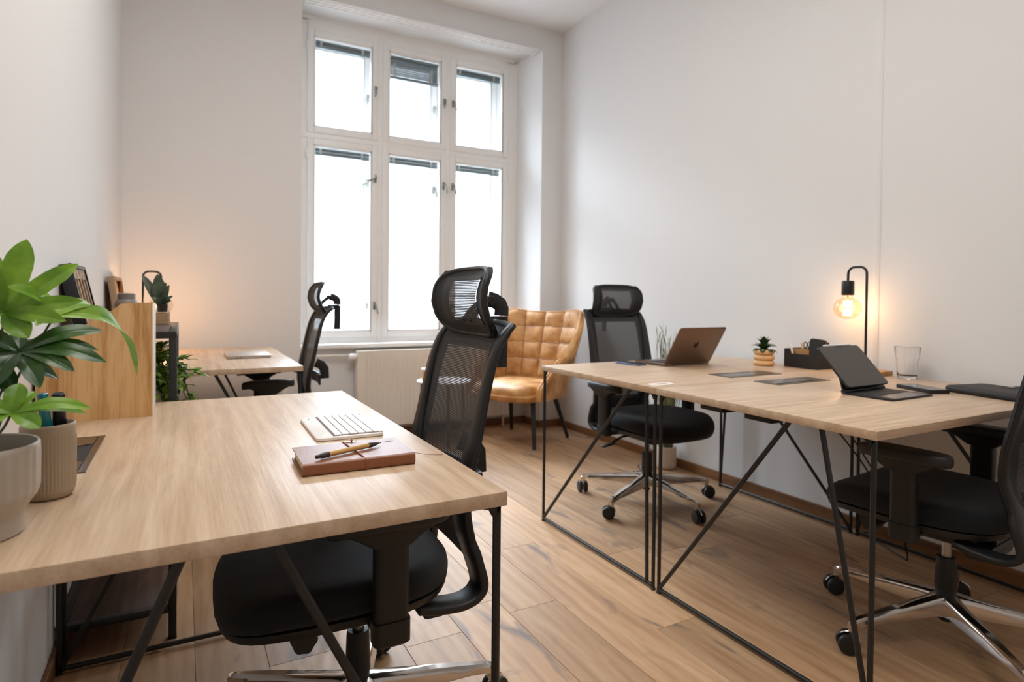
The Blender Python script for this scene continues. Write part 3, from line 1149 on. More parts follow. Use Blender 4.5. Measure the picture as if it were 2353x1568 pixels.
GC = 'black mesh office chairs at the desks'
chA = make_chair('large black mesh office chair tucked under the nearest desk', (.370, 1.445, 0), R(88.8), GC)
chC = dup(chA, (.383, 3.483, 0), R(88.2), 'black mesh office chair side-on at the far left desk against the window', GC)
chB = dup(chA, (2.136, 2.443, 0), R(-179.4), 'black mesh office chair between the right wall and the desk with the open laptop', GC)
chD = dup(chA, (2.105, 1.010, 0), R(5.5), 'black office chair cut off by the right edge, pushed under the desk with the tablet', GC)
set_base(chA, -5.5, [200, 120, 60, 300, 30])
set_base(chB, 128.3, [255, 320, 75, 160, 10])
set_base(chC, 20, [40, 110, 200, 290, 340])
set_base(chD, 93, [330, 315, 60, 200, 120])
# ------------------------------------------------------------------ leather armchair
def make_armchair(loc, rz):
    ac = thing('armchair', 'cognac leather armchair with quilted back in the corner by the window', 'armchair', loc, rz)
    bot = [(0, 0, -.200), (.15, .10, -.200), (.28, .185, -.190), (.38, .238, -.165), (.46, .262, -.120), (.58, .276, -.03), (.76, .284, .10), (1, .276, .255)]
    top = [(0, 0, -.352, .950), (.15, .125, -.350, .953), (.28, .245, -.338, .968), (.34, .296, -.326, .972), (.385, .322, -.308, .960), (.43, .338, -.282, .928), (.48, .342, -.235, .84),
           (.53, .340, -.180, .735), (.58, .336, -.135, .668), (.65, .334, -.085, .645), (.76, .328, .00, .632), (.84, .316, .085, .585), (.92, .300, .170, .510), (1, .286, .245, .440)]
    def cr(tab, x):
        # smooth sampling of a table
        n = len(tab)
        i = max(0, min(n - 2, next((k for k in range(n - 1) if x <= tab[k + 1][0]), n - 2)))
        t = (x - tab[i][0]) / (tab[i + 1][0] - tab[i][0])
        t = max(0, min(1, t))
        p1, p2 = tab[i][1:], tab[i + 1][1:]
        p0 = tab[i - 1][1:] if i > 0 else (tuple([-tab[1][1]]) + tuple(tab[1][2:]))
        p3 = tab[i + 2][1:] if i + 2 < n else tuple(2 * b - a for a, b in zip(p1, p2))
        return tuple(.5 * (2 * b + (c - a) * t + (2 * a - 5 * b + 4 * c - d) * t * t + (3 * b - a - 3 * c + d) * t ** 3) for a, b, c, d in zip(p0, p1, p2, p3))
    ZB = .352
    def base(u, v):
        s = 1 if u >= 0 else -1
        bx, by = cr(bot, abs(u))
        tx, ty, tz = cr(top, abs(u))
        z = ZB + (tz - ZB) * v
        # straight generators with a soft belly
        k = v
        return Vector((s * (bx + (tx - bx) * k), by + (ty - by) * k, z))
    NU, NV = 168, 72
    zrows = [.455, .59, .715, .84, .985]
    ncol = 4
    def tuft(u, p):
        # quilted squares on the back, fading out on the wings
        au = abs(u)
        if au > .47: return 0.0
        cu = (u / .40 + 1) / 2 * ncol
        k = 0
        z = p.z
        if z < zrows[0]: return 0.0
        for i in range(4):
            if zrows[i] <= z <= zrows[i + 1]:
                cv = (z - zrows[i]) / (zrows[i + 1] - zrows[i])
                break
        else:
            cv = 1
        fu = cu - math.floor(cu)
        g = (max(0, math.sin(PI * fu)) ** .45) * (max(0, math.sin(PI * cv)) ** .45)
        fade = 1 if au < .40 else max(0, 1 - (au - .40) / .07)
        return .020 * g * fade
    A, B = [], []
    for j in range(NV + 1):
        v = j / NV
        ra, rb = [], []
        for i in range(NU + 1):
            u = -1 + 2 * i / NU
            p = base(u, v)
            e = .004
            du = base(min(1, u + e), v) - base(max(-1, u - e), v)
            dv = base(u, min(1, v + e)) - base(u, max(0, v - e))
            nrm = du.cross(dv)
            nrm.normalize()
            if nrm.dot(Vector((0, .1, p.z)) - p) < 0: nrm = -nrm
            rnd = .012 * max(0, (v - .93) / .07) ** 2
            ra.append(p + nrm * (tuft(u, p) - rnd))
            rb.append(p - nrm * (.045 - rnd))
        A.append(ra); B.append(rb)
    mb = MB()
    mb.loft([a + list(reversed(b)) for a, b in zip(A, B)])
    mb.build('shell', M['leather'], ac, 70)
    # stitched seams in the quilting
    mb = MB()
    for c in range(0, ncol + 1):
        u = (c / ncol * 2 - 1) * .40
        i = round((u + 1) / 2 * NU)
        pts = [A[j][i] for j in range(NV + 1) if zrows[0] - .01 < A[j][i].z < .955]
        mb.tube(pts, .0028, 6, up=(0, 1, 0))
    for z in zrows[1:-1]:
        pts = []
        for i in range(NU + 1):
            u = -1 + 2 * i / NU
            if abs(u) > .45: continue
            j = min(range(NV + 1), key=lambda q: abs(A[q][i].z - z))
            pts.append(A[j][i])
        mb.tube(pts, .0028, 6)
    mb.build('quilting_seam', M['seam'], ac, 60)
    # piping on the rim
    mb = MB()
    rim = [(a + b) / 2 + Vector((0, 0, .004)) for a, b in zip(A[-1], B[-1])]
    mb.tube([p for p in A[-1]], .006, 8)
    mb.tube([p for p in B[-1]], .004, 8)
    mb.build('rim_piping', M['piping'], ac, 60)
    # seat cushion
    def so(k, dy=0):
        pts = []
        for q in range(48):
            t = 2 * PI * q / 48
            x = math.copysign(abs(math.cos(t)) ** .5, math.cos(t)) * .262
            y = math.copysign(abs(math.sin(t)) ** .5, math.sin(t)) * .262 + .075
            pts.append((x * k, (y - .075) * k + .075 + dy))
        return pts
    rings = []
    for k, z in ((.90, .372), (.985, .378), (1.0, .392), (1.0, .412), (.985, .430), (.94, .442), (.8, .452), (.5, .456), (.2, .456)):
        rings.append([(x, y, z - .012 * max(0, (y - .2) / .13) ** 2) for x, y in so(k)])
    mb = MB().loft(rings)
    mb.build('seat_cushion', M['leather'], ac, 60)
    mb = MB()
    mb.tube([(x, y, .386 - .012 * max(0, (y - .2) / .13) ** 2) for x, y in so(1.005)], .005, 8, closed=True)
    mb.build('cushion_piping', M['piping'], ac, 60)
    # apron under the seat, closing the shell at the front
    rings = []
    for k, z in ((.80, .330), (.97, .334), (1.03, .346), (1.045, .375), (1.0, .383)):
        rings.append([(x * 1.04, y - .006, z) for x, y in so(k)])
    mb = MB().loft(rings)
    mb.build('apron', M['leather'], ac, 60)
    for sx in (-1, 1):
        for yt, yb in ((.150, .222), (-.150, -.262)):
            mb = MB()
            mb.tube([(sx * .195, yt, .345), (sx * .255, yb, .004)], .020, 14, up=(1, 0, 0), scales=[1.0, .62])
            lg = mb.build('leg', M['black_metal'], ac, 50)
            mb = MB().lathe([(.012, 0), (.0125, .005), (.010, .008)], (sx * .255, yb, 0), 12)
            mb.build('glide', M['steel'], lg)
            mb = MB().box((sx * .195, yt, .338), (.07, .07, .006), .002)
            mb.build('leg_plate', M['black_metal'], lg)
    return ac


make_armchair((2.215, 3.935, 0), R(118))

# ------------------------------------------------------------------ round side table with a planter
st = thing('side_table', 'small round white side table with gray legs in front of the radiator', 'side table', (1.545, 3.80, 0))
mb = MB().lathe([(.002, .488), (.17, .488), (.182, .492), (.184, .497), (.182, .501), (.002, .502)], n=48)
mb.build('tabletop', M['table_white'], st)
for k in range(3):
    a = R(178 + 120 * k)
    p = (.155 * math.cos(a), .155 * math.sin(a))
    q = (.175 * math.cos(a), .175 * math.sin(a))
    mb = MB().tube([(p[0], p[1], .488), (q[0], q[1], 0)], .0115, 12, up=(1, 0, 0))
    mb.build('leg', M['table_gray'], st)
pl = thing('planter', 'small wooden pot with a white rim standing on the round side table', 'pot', (1.45, 3.82, .502))
mb = MB().lathe([(.050, 0), (.056, .004), (.058, .072), (.050, .073), (.048, .012), (.002, .010)], n=36)
mb.build('body', M['light_wood'], pl)
mb = MB().lathe([(.0585, .070), (.0585, .080), (.049, .080), (.049, .070)], n=36, caps=False)
mb.build('rim', M['white'], pl)

# ------------------------------------------------------------------ tall grass in a woven basket
gp = thing('potted_grass', 'wispy tall grass in a pale woven pot on the floor by the right wall', 'potted plant', (2.672, 2.875, 0))
gp['kind'] = 'thing'
mb = MB()
prof = [(.052, 0), (.057, .006)]
for k in range(13):
    z = .012 + .0095 * k
    prof += [(.0605 + .0012 * (k % 2), z)]
prof += [(.060, .138), (.054, .138), (.050, .10), (.002, .098)]
mb.lathe(prof, n=36)
mb.build('pot', M['basket'], gp, 50)
random.seed(11)
mb = MB()
def blade(mb, p0, p1, bend, w, n=8):
    p0, p1 = Vector(p0), Vector(p1)
    d = p1 - p0
    side = Vector((d.y, -d.x, 0))
    side = side.normalized() if side.length > 1e-4 else Vector((1, 0, 0))
    rows_ = []
    for i in range(n + 1):
        t = i / n
        p = p0 + d * t + Vector(bend) * (t * t)
        ww = w * (1 - t) ** .6 + .0003
        rows_.append([p - side * ww, p + Vector((0, 0, .0)) + side.cross(Vector((0, 0, 1))) * ww * .3, p + side * ww])
    mb.quad_strip(rows_)
for k in range(110):
    a = random.uniform(0, 2 * PI)
    r = random.uniform(0, .034)
    h = random.uniform(.50, .80)
    lx = random.gauss(-.02, .035); ly = random.gauss(-.03, .055)
    lx = max(-.12, min(.03, lx))
    blade(mb, (r * math.cos(a), r * math.sin(a), .10), (r * math.cos(a) * 1.2 + lx * .5, r * math.sin(a) + ly * .5, .10 + h), (lx * .6, ly * .7, -.03), random.uniform(.0030, .0058))
for (dx, dy, h) in ((-.075, .05, .93), (-.06, -.02, .93), (-.03, -.10, .88), (-.16, .10, .78), (-.015, -.05, .80), (.02, -.14, .76), (-.12, .16, .62)):
    blade(mb, (0, 0, .10), (dx * .6, dy * .6, h), (dx * .5, dy * .5, 0), .0017, 10)
mb.build('grass_blades', M['grass'], gp, 0)
mb = MB()
for k in range(26):
    t = random.random()
    c = Vector((-.045 - .03 * t + random.uniform(-.015, .015), -.02 + random.uniform(-.05, .05), .55 + .30 * t))
    d = Vector((random.uniform(-.02, .02), random.uniform(-.03, .03), .07))
    mb.tube([c, c + d * .5, c + d], .0022, 5, scales=[.5, 1.3, .3], up=(1, 0, 0))
mb.build('seed_heads', M['grass'], gp, 0)

# ------------------------------------------------------------------ shelf unit by the left wall
SH = (XL + .008, 2.118, -.018, 2.800, .948)
sx0, sy0, sx1, sy1, sz = SH
sh = thing('shelf_unit', 'black metal shelf unit with dark boards between the two left desks', 'shelf unit', (sx0, sy0, 0))
lx, ly = sx1 - sx0, sy1 - sy0
t = .022
for x in (t / 2, lx - t / 2):
    for y in (t / 2, ly - t / 2):
        mb = MB().box((x, y, (sz - t) / 2 + .002), (t, t, sz - t - .004), .002)
        mb.box((x, y, .002), (t + .002, t + .002, .004), .001)
        mb.build('post', M['black_metal'], sh)
for zt in (sz, .52, .105):
    mb = MB()
    for y in (t / 2, ly - t / 2):
        mb.box((lx / 2, y, zt - t / 2), (lx - (0 if zt == sz else 2 * t), t, t), .002)
    for x in (t / 2, lx - t / 2):
        mb.box((x, ly / 2, zt - t / 2), (t, ly - 2 * t, t), .002)
    for x in (t, lx - t):
        for y, sgn in ((t, 1),):
            pass
    s = mb.build('shelf_frame', M['black_metal'], sh)
    mb = MB().box((lx / 2, ly / 2, zt - .007), (lx - 2 * t - .002, ly - 2 * t - .002, .012), .001)
    mb.build('board', M['dark_wood'], s)


def picture(name, label, loc, rz, tilt, w, h, d, fr, border, build_inner):
    """frame leaning back: local x along its width, y is depth (front at -y), z up; origin at the foot of the front face"""
    p = thing(name, label, 'picture frame', loc, rz)
    p.rotation_euler = (tilt, 0, rz)
    mb = MB()
    mb.box((border / 2, d / 2, h / 2), (border, d, h), .001)
    mb.box((w - border / 2, d / 2, h / 2), (border, d, h), .001)
    mb.box((w / 2, d / 2, border / 2), (w - 2 * border, d, border), .001)
    mb.box((w / 2, d / 2, h - border / 2), (w - 2 * border, d, border), .001)
    mb.build('frame', fr, p)
    build_inner(p)
    return p


def inner_slots(p):
    w, h = .30, .200
    mb = MB()
    xs = [.012, .046, .070, .104, .128, .162, .186, .220, .244, .288]
    for a, b in ((.012, .040), (.082, .100), (.142, .160), (.202, .220), (.262, .288)):
        mb.box(((a + b) / 2, .010, h / 2), (b - a, .012, h - .024))
    mb.box((w / 2, .010, h - .028), (w - .024, .012, .034))
    mb.box((w / 2, .010, .026), (w - .024, .012, .030))
    mb.build('mount', M['frame_wood'], p, 0)
    mb = MB().box((w / 2, .026, h / 2), (w - .02, .004, h - .02))
    mb.build('picture_panel', M['photo_panel'], p, 0)


def inner_deep(p):
    mb = MB().box((.21, .024, .2), (.39, .004, .37))
    mb.build('back_panel', M['frame_wood'], p, 0)


picture('picture_frame', 'black box frame with three narrow slots leaning on the left wall', (-.252, 2.205, sz + .0076), PI / 2, R(-12.5), .30, .200, .034, M['black_metal'], .012, inner_slots)
picture('picture_frame', 'pale wooden box frame leaning in the far left corner', (-.228, 3.36, DT + .0042), PI / 2, R(-8.5), .42, .405, .027, M['frame_wood'], .016, inner_deep)

# things standing on the shelf
j = thing('jar', 'squat gray lidded jar on the shelf unit', 'jar', (-.172, 2.44, sz))
mb = MB().lathe([(.026, 0), (.032, .004), (.034, .03), (.034, .078), (.030, .090), (.025, .096), (.010, .096)], n=36)
mb.build('body', M['jar'], j)
mb = MB().lathe([(.0265, .094), (.0265, .112), (.024, .115), (.004, .116)], n=36)
mb.build('lid', M['jar'], j)
wb = thing('wooden_box', 'low pale wooden block box on the shelf unit, under the small dark plant', 'box', (-.114, 2.645, sz))
mb = MB().prism(rrect(-.066, 0, .066, .145, .012, 4), 0, .043)
mb.build('body', M['tray_wood'], wb, 40)
mb = MB().prism(rrect(-.060, .006, .060, .139, .010, 4), .043, .0445)
mb.build('lid', M['cream'], wb, 40)
sp = thing('snake_plant', 'small snake plant in a black pot on the wooden box', 'potted plant', (-.072, 2.672, sz + .0445))
mb = MB().lathe([(.015, 0), (.0165, .002), (.0185, .030), (.016, .031), (.0155, .022), (.002, .022)], n=24)
mb.build('pot', M['pen_black'], sp)
mb = MB().lathe([(.0155, .023), (.010, .026), (.002, .027)], n=16)
mb.build('soil', M['soil'], sp)


def sword(mb, p0, tip, w, nrm, n=12, curve=0.0, fold=.25):
    p0, tip, nrm = Vector(p0), Vector(tip), Vector(nrm).normalized()
    d = tip - p0
    side = d.cross(nrm).normalized()
    nn = side.cross(d).normalized()
    rows_ = []
    for i in range(n + 1):
        t = i / n
        ww = w * (math.sin(PI * min(1, (.12 + .88 * t))) ** .65 if t < 1 else 0) + .0004
        c = p0 + d * t + nn * (curve * math.sin(PI * t))
        rows_.append([c - side * ww + nn * ww * fold, c, c + side * ww + nn * ww * fold])
    mb.quad_strip(rows_)


mb = MB()
for tip, w, nr in (((-.068, .01, .142), .016, (.2, -1, .3)), ((-.016, -.006, .145), .024, (-.1, -1, .2)), ((.022, .012, .105), .014, (-.6, -1, .2)), ((-.03, .03, .10), .014, (.3, -1, .2)),
                   ((.036, -.012, .062), .012, (-.3, -.6, .8)), ((.030, -.02, .046), .013, (-.2, -.8, .7)), ((-.034, -.014, .056), .012, (.3, -.8, .6)), ((-.012, -.02, .06), .012, (0, -1, .5)), ((.012, -.016, .075), .013, (0, -1, .3))):
    sword(mb, (tip[0] * .1, tip[1] * .1, .024), tip, w, nr, curve=.006)
mb.build('leaves', M['leaf_snake'], sp, 60)
cu = thing('ribbed_cup', 'white ribbed cup behind the small snake plant on the shelf unit', 'cup', (-.072, 2.745, sz + .0445))
pts = []
mb = MB()
prof = [(.020, 0)]
for k in range(9):
    prof += [(.0225 - .0012 * (k % 2), .003 + .0062 * k)]
prof += [(.0215, .060), (.0195, .060), (.0185, .01), (.002, .008)]
mb.lathe(prof, n=28)
mb.build('body', M['pot_white'], cu, 30)
gb = thing('gray_box', 'small gray box on the shelf unit beside the lidded jar', 'box', (-.150, 2.70, sz))
MB().box((-.03, .06, .0325), (.03, .05, .065), .003).build('body', M['jar'], gb)

# trailing plant on the middle shelf
tp = thing('trailing_plant', 'leafy green plant in a white pot spilling out of the shelf unit', 'potted plant', (-.115, 2.52, .52))
mb = MB().lathe([(.045, 0), (.052, .004), (.060, .16), (.063, .20), (.056, .20), (.052, .17), (.002, .168)], n=32)
mb.build('pot', M['pot_white'], tp)
mb = MB().lathe([(.053, .172), (.03, .178), (.002, .18)], n=20)
mb.build('soil', M['soil'], tp)
random.seed(21)
mbl, mbs = MB(), MB()


def oval(mb, p0, d, w, nrm, fold=.2, n=6, droop=0.0):
    p0, d, nrm = Vector(p0), Vector(d), Vector(nrm)
    side = d.cross(nrm)
    if side.length < 1e-6: side = Vector((1, 0, 0))
    side.normalize()
    nn = side.cross(d).normalized()
    rows_ = []
    for i in range(n + 1):
        t = i / n
        ww = w * math.sin(PI * (.06 + .94 * t) ** .8) if t < 1 else 0
        ww = max(ww, .0005)
        c = p0 + d * t + nn * (.08 * d.length * math.sin(PI * t)) - Vector((0, 0, droop * t * t))
        rows_.append([c - side * ww + nn * ww * fold, c - side * ww * .5 + nn * ww * fold * .3, c, c + side * ww * .5 + nn * ww * fold * .3, c + side * ww + nn * ww * fold])
    mb.quad_strip(rows_)


stems = []
for k in range(24):
    a = random.uniform(-PI, PI) if k > 12 else random.uniform(-1.9, .5)
    out = random.uniform(.06, .15)
    up = random.uniform(.02, .15)
    dn = random.uniform(.0, .20) if k < 14 else 0
    p = smooth_path([(.02 * math.cos(a), .02 * math.sin(a), .175), (out * .5 * math.cos(a), out * .5 * math.sin(a), .20 + up), (out * .9 * math.cos(a), out * .9 * math.sin(a), .20 + up * .8 - dn * .3), (out * 1.15 * math.cos(a), out * 1.15 * math.sin(a), .20 + up * .4 - dn)], 5)
    stems.append(p)
stems.append(smooth_path([(0, 0, .175), (.06, -.03, .26), (.12, -.05, .27), (.165, -.06, .255)], 5))
stems.append(smooth_path([(0, 0, .175), (.06, .0, .24), (.13, .01, .18), (.165, .01, .10)], 5))
stems.append(smooth_path([(0, 0, .175), (.05, -.04, .28), (.10, -.04, .31), (.135, -.03, .305)], 5))
for p in stems:
    mbs.tube(p, .0016, 5)
    n = len(p)
    for i in range(3, n, 1):
        if random.random() < .35: continue
        t = (p[i] - p[i - 1]).normalized()
        for s in (-1, 1):
            side = t.cross(Vector((random.uniform(-.4, .4), random.uniform(-.4, .4), 1))).normalized()
            d = (side * s * .8 + t * .7 + Vector((0, 0, random.uniform(-.1, .4)))).normalized() * random.uniform(.026, .036)
            oval(mbl, p[i], d, random.uniform(.0105, .0135), Vector((random.uniform(-.3, .3), random.uniform(-.3, .3), 1)))
    t = (p[-1] - p[-2]).normalized() * .034
    oval(mbl, p[-1], t, .009, (0, 0, 1))
mbs.build('stems', M['stem'], tp)
mbl.build('leaves', M['leaf_ficus'], tp, 60)

# ------------------------------------------------------------------ bulb lamps
def lamp(label, loc, rz, drop=.063, H=.473, power=9):
    """local: pole at origin, arm reaches along +x to the socket"""
    l = thing('table_lamp', label, 'lamp', loc, rz)
    A_ = .086
    mb = MB().box((.0, 0, .010), (.19, .09, .020), .003)
    mb.build('base', M['base_wood'], l)
    r = .030
    pts = [(0, 0, .018), (0, 0, H - r)]
    pts += [(r - r * math.cos(q * PI / 12), 0, H - r + r * math.sin(q * PI / 12)) for q in range(1, 6)]
    pts += [(r, 0, H), (A_ - r, 0, H)]
    pts += [(A_ - r + r * math.sin(q * PI / 12), 0, H - r + r * math.cos(q * PI / 12)) for q in range(1, 7)]
    pts += [(A_, 0, H - drop)]
    mb = MB().tube(pts, .0055, 12, up=(0, 1, 0))
    mb.build('stand', M['black_metal'], l, 60)
    zs = H - drop
    mb = MB().lathe([(.006, zs + .004), (.024, zs + .002), (.026, zs - .002), (.0265, zs - .060), (.025, zs - .063), (.005, zs - .063)], (A_, 0, 0), 32)
    mb.build('socket', M['black_plastic'], l)
    zb = zs - .122
    prof = []
    n = 18
    for q in range(n + 1):
        t = -PI / 2 + PI * .86 * q / n
        prof.append((max(.001, .058 * math.cos(t)), zb + .050 * math.sin(t)))
    prof += [(.020, zs - .068), (.017, zs - .060)]
    mb = MB().lathe(prof, (A_, 0, 0), 36, caps=False)
    b = mb.build('bulb', M['bulb'], l, 80)
    mb = MB()
    mb.lathe([(.004, zs - .060), (.005, zs - .085), (.003, zb - .034)], (A_, 0, 0), 10)
    mb.build('bulb_stem', M['cream'], b)
    mb = MB()
    for k in range(4):
        a = PI / 4 + PI / 2 * k
        for z0, z1 in ((zb + .004, zb + .034), (zb - .034, zb - .004)):
            mb.tube([(A_ + .014 * math.cos(a), .014 * math.sin(a), z0), (A_ + .014 * math.cos(a), .014 * math.sin(a), z1)], .0034, 8, up=(1, 0, 0))
    mb.build('filament', M['filament'], b)
    li = bpy.data.lights.new('bulb_light', 'POINT')
    li.energy = power
    li.color = (1.0, .60, .33)
    li.shadow_soft_size = .045
    lo = bpy.data.objects.new('bulb_light', li)
    COL.objects.link(lo)
    lo.parent = l
    lo.location = (A_, 0, zb)
    return l


lamp('bent black lamp with a glowing amber globe bulb on the right-hand desks', (2.655, 1.612, DT), PI / 2, power=1.15)
lamp('bent black lamp glowing behind the shelf unit on the far left desk', (-.196, 3.86, DT), 0, H=.445, power=3.4)
# ------------------------------------------------------------------ things on the nearest desk
# two magazine files
def mag_file(label, y0, y1):
    f = thing('magazine_file', label, 'magazine file', (-.318, y0, DT), group='magazine files')
    d = y1 - y0
    prof = [(0, 0), (.246, 0), (.246, .296), (.176, .295), (.158, .279), (.085, .232), (0, .196)]
    Mx = Matrix(((1, 0, 0), (0, 0, 1), (0, 1, 0)))
    for nm, a, b in (('side_panel', 0, .004), ('side_panel', d - .004, d)):
        MB().prism(prof, a, b, Mx).build(nm, M['filewood'], f, 0)
    MB().box((.244, d / 2, .148), (.0045, d - .002, .294), .0008).build('spine', M['cream'], f)
    MB().box((.122, d / 2, .003), (.244, d - .009, .005)).build('bottom_panel', M['filewood'], f, 0)
    MB().box((.002, d / 2, .098), (.004, d - .009, .19)).build('front_panel', M['black_plastic'], f, 0)
    mb = MB()
    MB().box((.12, d / 2, .10), (.21, d - .03, .18)).build('papers', M['white_paper'], f, 0)
    return f


mag_file('front oak magazine file on the nearest desk, large side facing the room', 1.844, 1.943)
mag_file('rear oak magazine file, hidden behind the front one on the nearest desk', 1.947, 2.046)

# ribbed pen pot
pp = thing('pen_pot', 'ribbed beige stoneware pot holding pens on the nearest desk', 'pen pot', (-.187, 1.181, DT))
N_ = 144
rings = []
for r, z, rib in ((.022, 0, 0), (.029, .001, 0), (.0335, .006, 0), (.0352, .014, .4), (.0358, .022, 1), (.036, .094, 1), (.036, .098, .3), (.0362, .102, 0), (.0362, .112, 0), (.0352, .1155, 0), (.0338, .1165, 0), (.0325, .1150, 0), (.0320, .108, 0), (.0310, .02, 0), (.020, .012, 0), (.002, .011, 0)):
    ring = []
    for k in range(N_):
        a = 2 * PI * k / N_
        rr = r + (.0007 * rib * math.cos(a * 48))
        ring.append((rr * math.cos(a), rr * math.sin(a), z))
    rings.append(ring)
MB().loft(rings).build('body', M['pot_beige'], pp, 50)


def pen_in(name, label, cat, base, tipv, r, m, capm=None, n=16):
    o = thing(name, label, cat, base)
    v = Vector(tipv)
    k = v.length
    mb = MB().tube([(0, 0, 0), v * .03, v * .97, v], r, n, up=(1, 0, 0), scales=[.5, 1, 1, .8])
    mb.build('barrel', m, o, 40)
    if capm:
        mb = MB().tube([v * .60, v * .61, v * .985, v * 1.0], r * 1.16, n, up=(1, 0, 0), scales=[.9, 1, 1, .7])
        mb.build('cap', capm, o, 40)
    return o


pen_in('marker', 'teal marker standing in the ribbed pen pot', 'marker', (-.178, 1.176, DT + .0125), (-.016, .000, .152), .0062, M['teal'], M['teal'])
pen_in('marker', 'thick black marker standing in the ribbed pen pot', 'marker', (-.170, 1.190, DT + .0125), (-.005, -.004, .150), .0080, M['marker'], M['marker'])
pen_in('pen', 'dark gray pen leaning at the back left of the ribbed pen pot', 'pen', (-.188, 1.190, DT + .0125), (-.022, -.008, .125), .0055, M['print'], M['pen_black'])

# ---- fatsia plant in a footed pot
PX, PY = -.246, 1.028
fp = thing('potted_plant', 'big-leaved green plant in a footed gray pot at the left edge, on the nearest desk', 'potted plant', (PX, PY, DT))
rings = []
N_ = 120
for r, z, rib in ((.054, 0, 0), (.057, .002, 0), (.0575, .024, 0), (.058, .030, 0), (.066, .042, 0), (.0715, .050, .3), (.0735, .058, 1), (.0740, .108, 1), (.0745, .113, 0), (.0742, .118, 0), (.0725, .1205, 0), (.0705, .1195, 0), (.0695, .112, 0), (.069, .096, 0), (.002, .094, 0)):
    ring = []
    for k in range(N_):
        a = 2 * PI * k / N_
        rr = r + .0009 * rib * math.cos(a * 30)
        ring.append((rr * math.cos(a), rr * math.sin(a), z))
    rings.append(ring)
MB().loft(rings).build('pot', M['pot_gray'], fp, 50)
MB().lathe([(.0685, .0955), (.05, .100), (.002, .102)], n=36).build('soil', M['soil'], fp)


def lobe(mb, c, tip, w, nrm, arch=.1, droop=0.0, n=16, fold=.22, base_w=.20, teeth=9):
    c, tip, nrm = Vector(c), Vector(tip), Vector(nrm).normalized()
    d = tip - c
    L_ = d.length
    side = d.cross(nrm).normalized()
    nn = side.cross(d).normalized()
    rows_ = []
    prev = None
    for i in range(n + 1):
        t = i / n
        prof = base_w + (1 - base_w) * math.sin(PI / 2 * min(1, t / .58)) if t < .58 else max(0.0, math.cos(PI / 2 * ((t - .58) / .42) ** 1.25)) ** .85
        ww = w * max(prof, 0) + .0003
        saw = 1 + .05 * ((t * teeth) % 1.0 - .5) * (1 if .2 < t < .98 else 0)
        p = c + d * t + nn * (arch * L_ * math.sin(PI * t)) - Vector((0, 0, droop * L_ * t ** 2.4))
        e = nn * (fold * ww)
        ripple = nn * (.05 * ww * math.sin(t * 17))
        rows_.append([p - side * ww * saw + e + ripple, p - side * ww * .55 + e * .62, p - side * ww * .12 + e * .10, p - nn * ww * .05, p + side * ww * .12 + e * .10, p + side * ww * .55 + e * .62, p + side * ww * saw + e - ripple])
    mb.quad_strip(rows_)


def PL(x, y, z): return (x - PX, y - PY, z - DT)


def leaf(c, tips, nrm, m, petiole=None):
    mb = MB()
    for tp_, w, arch, droop in tips:
        lobe(mb, PL(*c), PL(*tp_), w, nrm, arch, droop)
    lf = mb.build('leaf', m, fp, 70)
    if petiole:
        mb = MB().tube(smooth_path([PL(*q) for q in petiole], 6), .0016, 8)
        mb.build('petiole', M['stem'], lf, 60)
    return lf


S0 = (PX, PY, DT + .10)
# upper leaf, its face to the room
leaf((-.216, 1.06, 1.033), [((-.194, 1.075, 1.136), .017, .05, 0), ((-.136, 1.085, 1.104), .0125, .08, 0), ((-.126, 1.05, 1.050), .0105, .10, .0), ((-.143, 1.03, 1.022), .0115, .12, .0),
                            ((-.184, 1.03, .999), .0150, .08, 0), ((-.240, 1.075, 1.125), .014, .06, 0), ((-.280, 1.05, 1.075), .014, .08, 0), ((-.292, 1.03, 1.01), .013, .08, 0)],
     (.15, -1, .35), M['leaf'], [(-.216, 1.06, 1.032), (-.222, 1.06, .98), (-.235, 1.045, .91), (PX + .01, PY + .01, DT + .098)])
# right-hand leaf with a long lobe bending over
leaf((-.166, 1.10, 1.028), [((-.072, 1.235, .990), .0235, .16, .42), ((-.205, 1.02, 1.068), .014, .10, .0), ((-.125, 1.19, 1.05), .013, .10, .15), ((-.215, 1.15, 1.07), .013, .1, .0), ((-.175, 1.02, 1.02), .010, .12, .05)],
     (.25, -.75, .75), M['leaf'], [(-.166, 1.10, 1.027), (-.180, 1.10, 1.00), (-.206, 1.08, .94), (PX + .016, PY + .012, DT + .098)])
# deep green lower leaf
leaf((-.203, 1.075, .978), [((-.108, 1.10, 1.010), .0125, .12, .05), ((-.112, 1.09, .985), .0115, .10, .10), ((-.100, 1.07, .964), .0125, .13, .05), ((-.136, 1.05, .953), .0120, .12, .05), ((-.172, 1.03, .934), .013, .10, .05),
                            ((-.262, 1.06, .965), .015, .1, .05), ((-.250, 1.05, 1.01), .014, .1, 0), ((-.215, 1.16, 1.02), .013, .1, .1), ((-.225, 1.01, .935), .014, .1, .08)],
     (.12, -.8, .8), M['leaf_dark'], [(-.203, 1.075, .977), (-.212, 1.07, .95), (-.226, 1.055, .90), (PX + .012, PY + .018, DT + .098)])
leaf((-.236, 1.10, .962), [((-.150, 1.16, .985), .014, .12, .1), ((-.165, 1.12, .940), .013, .12, .1), ((-.29, 1.10, .95), .014, .1, .05), ((-.22, 1.18, .98), .014, .1, .1), ((-.205, 1.05, .925), .013, .1, .1), ((-.27, 1.05, .93), .013, .1, .1)],
     (.1, -.7, .8), M['leaf_dark'], [(-.236, 1.10, .961), (-.240, 1.08, .92), (PX, PY + .02, DT + .098)])
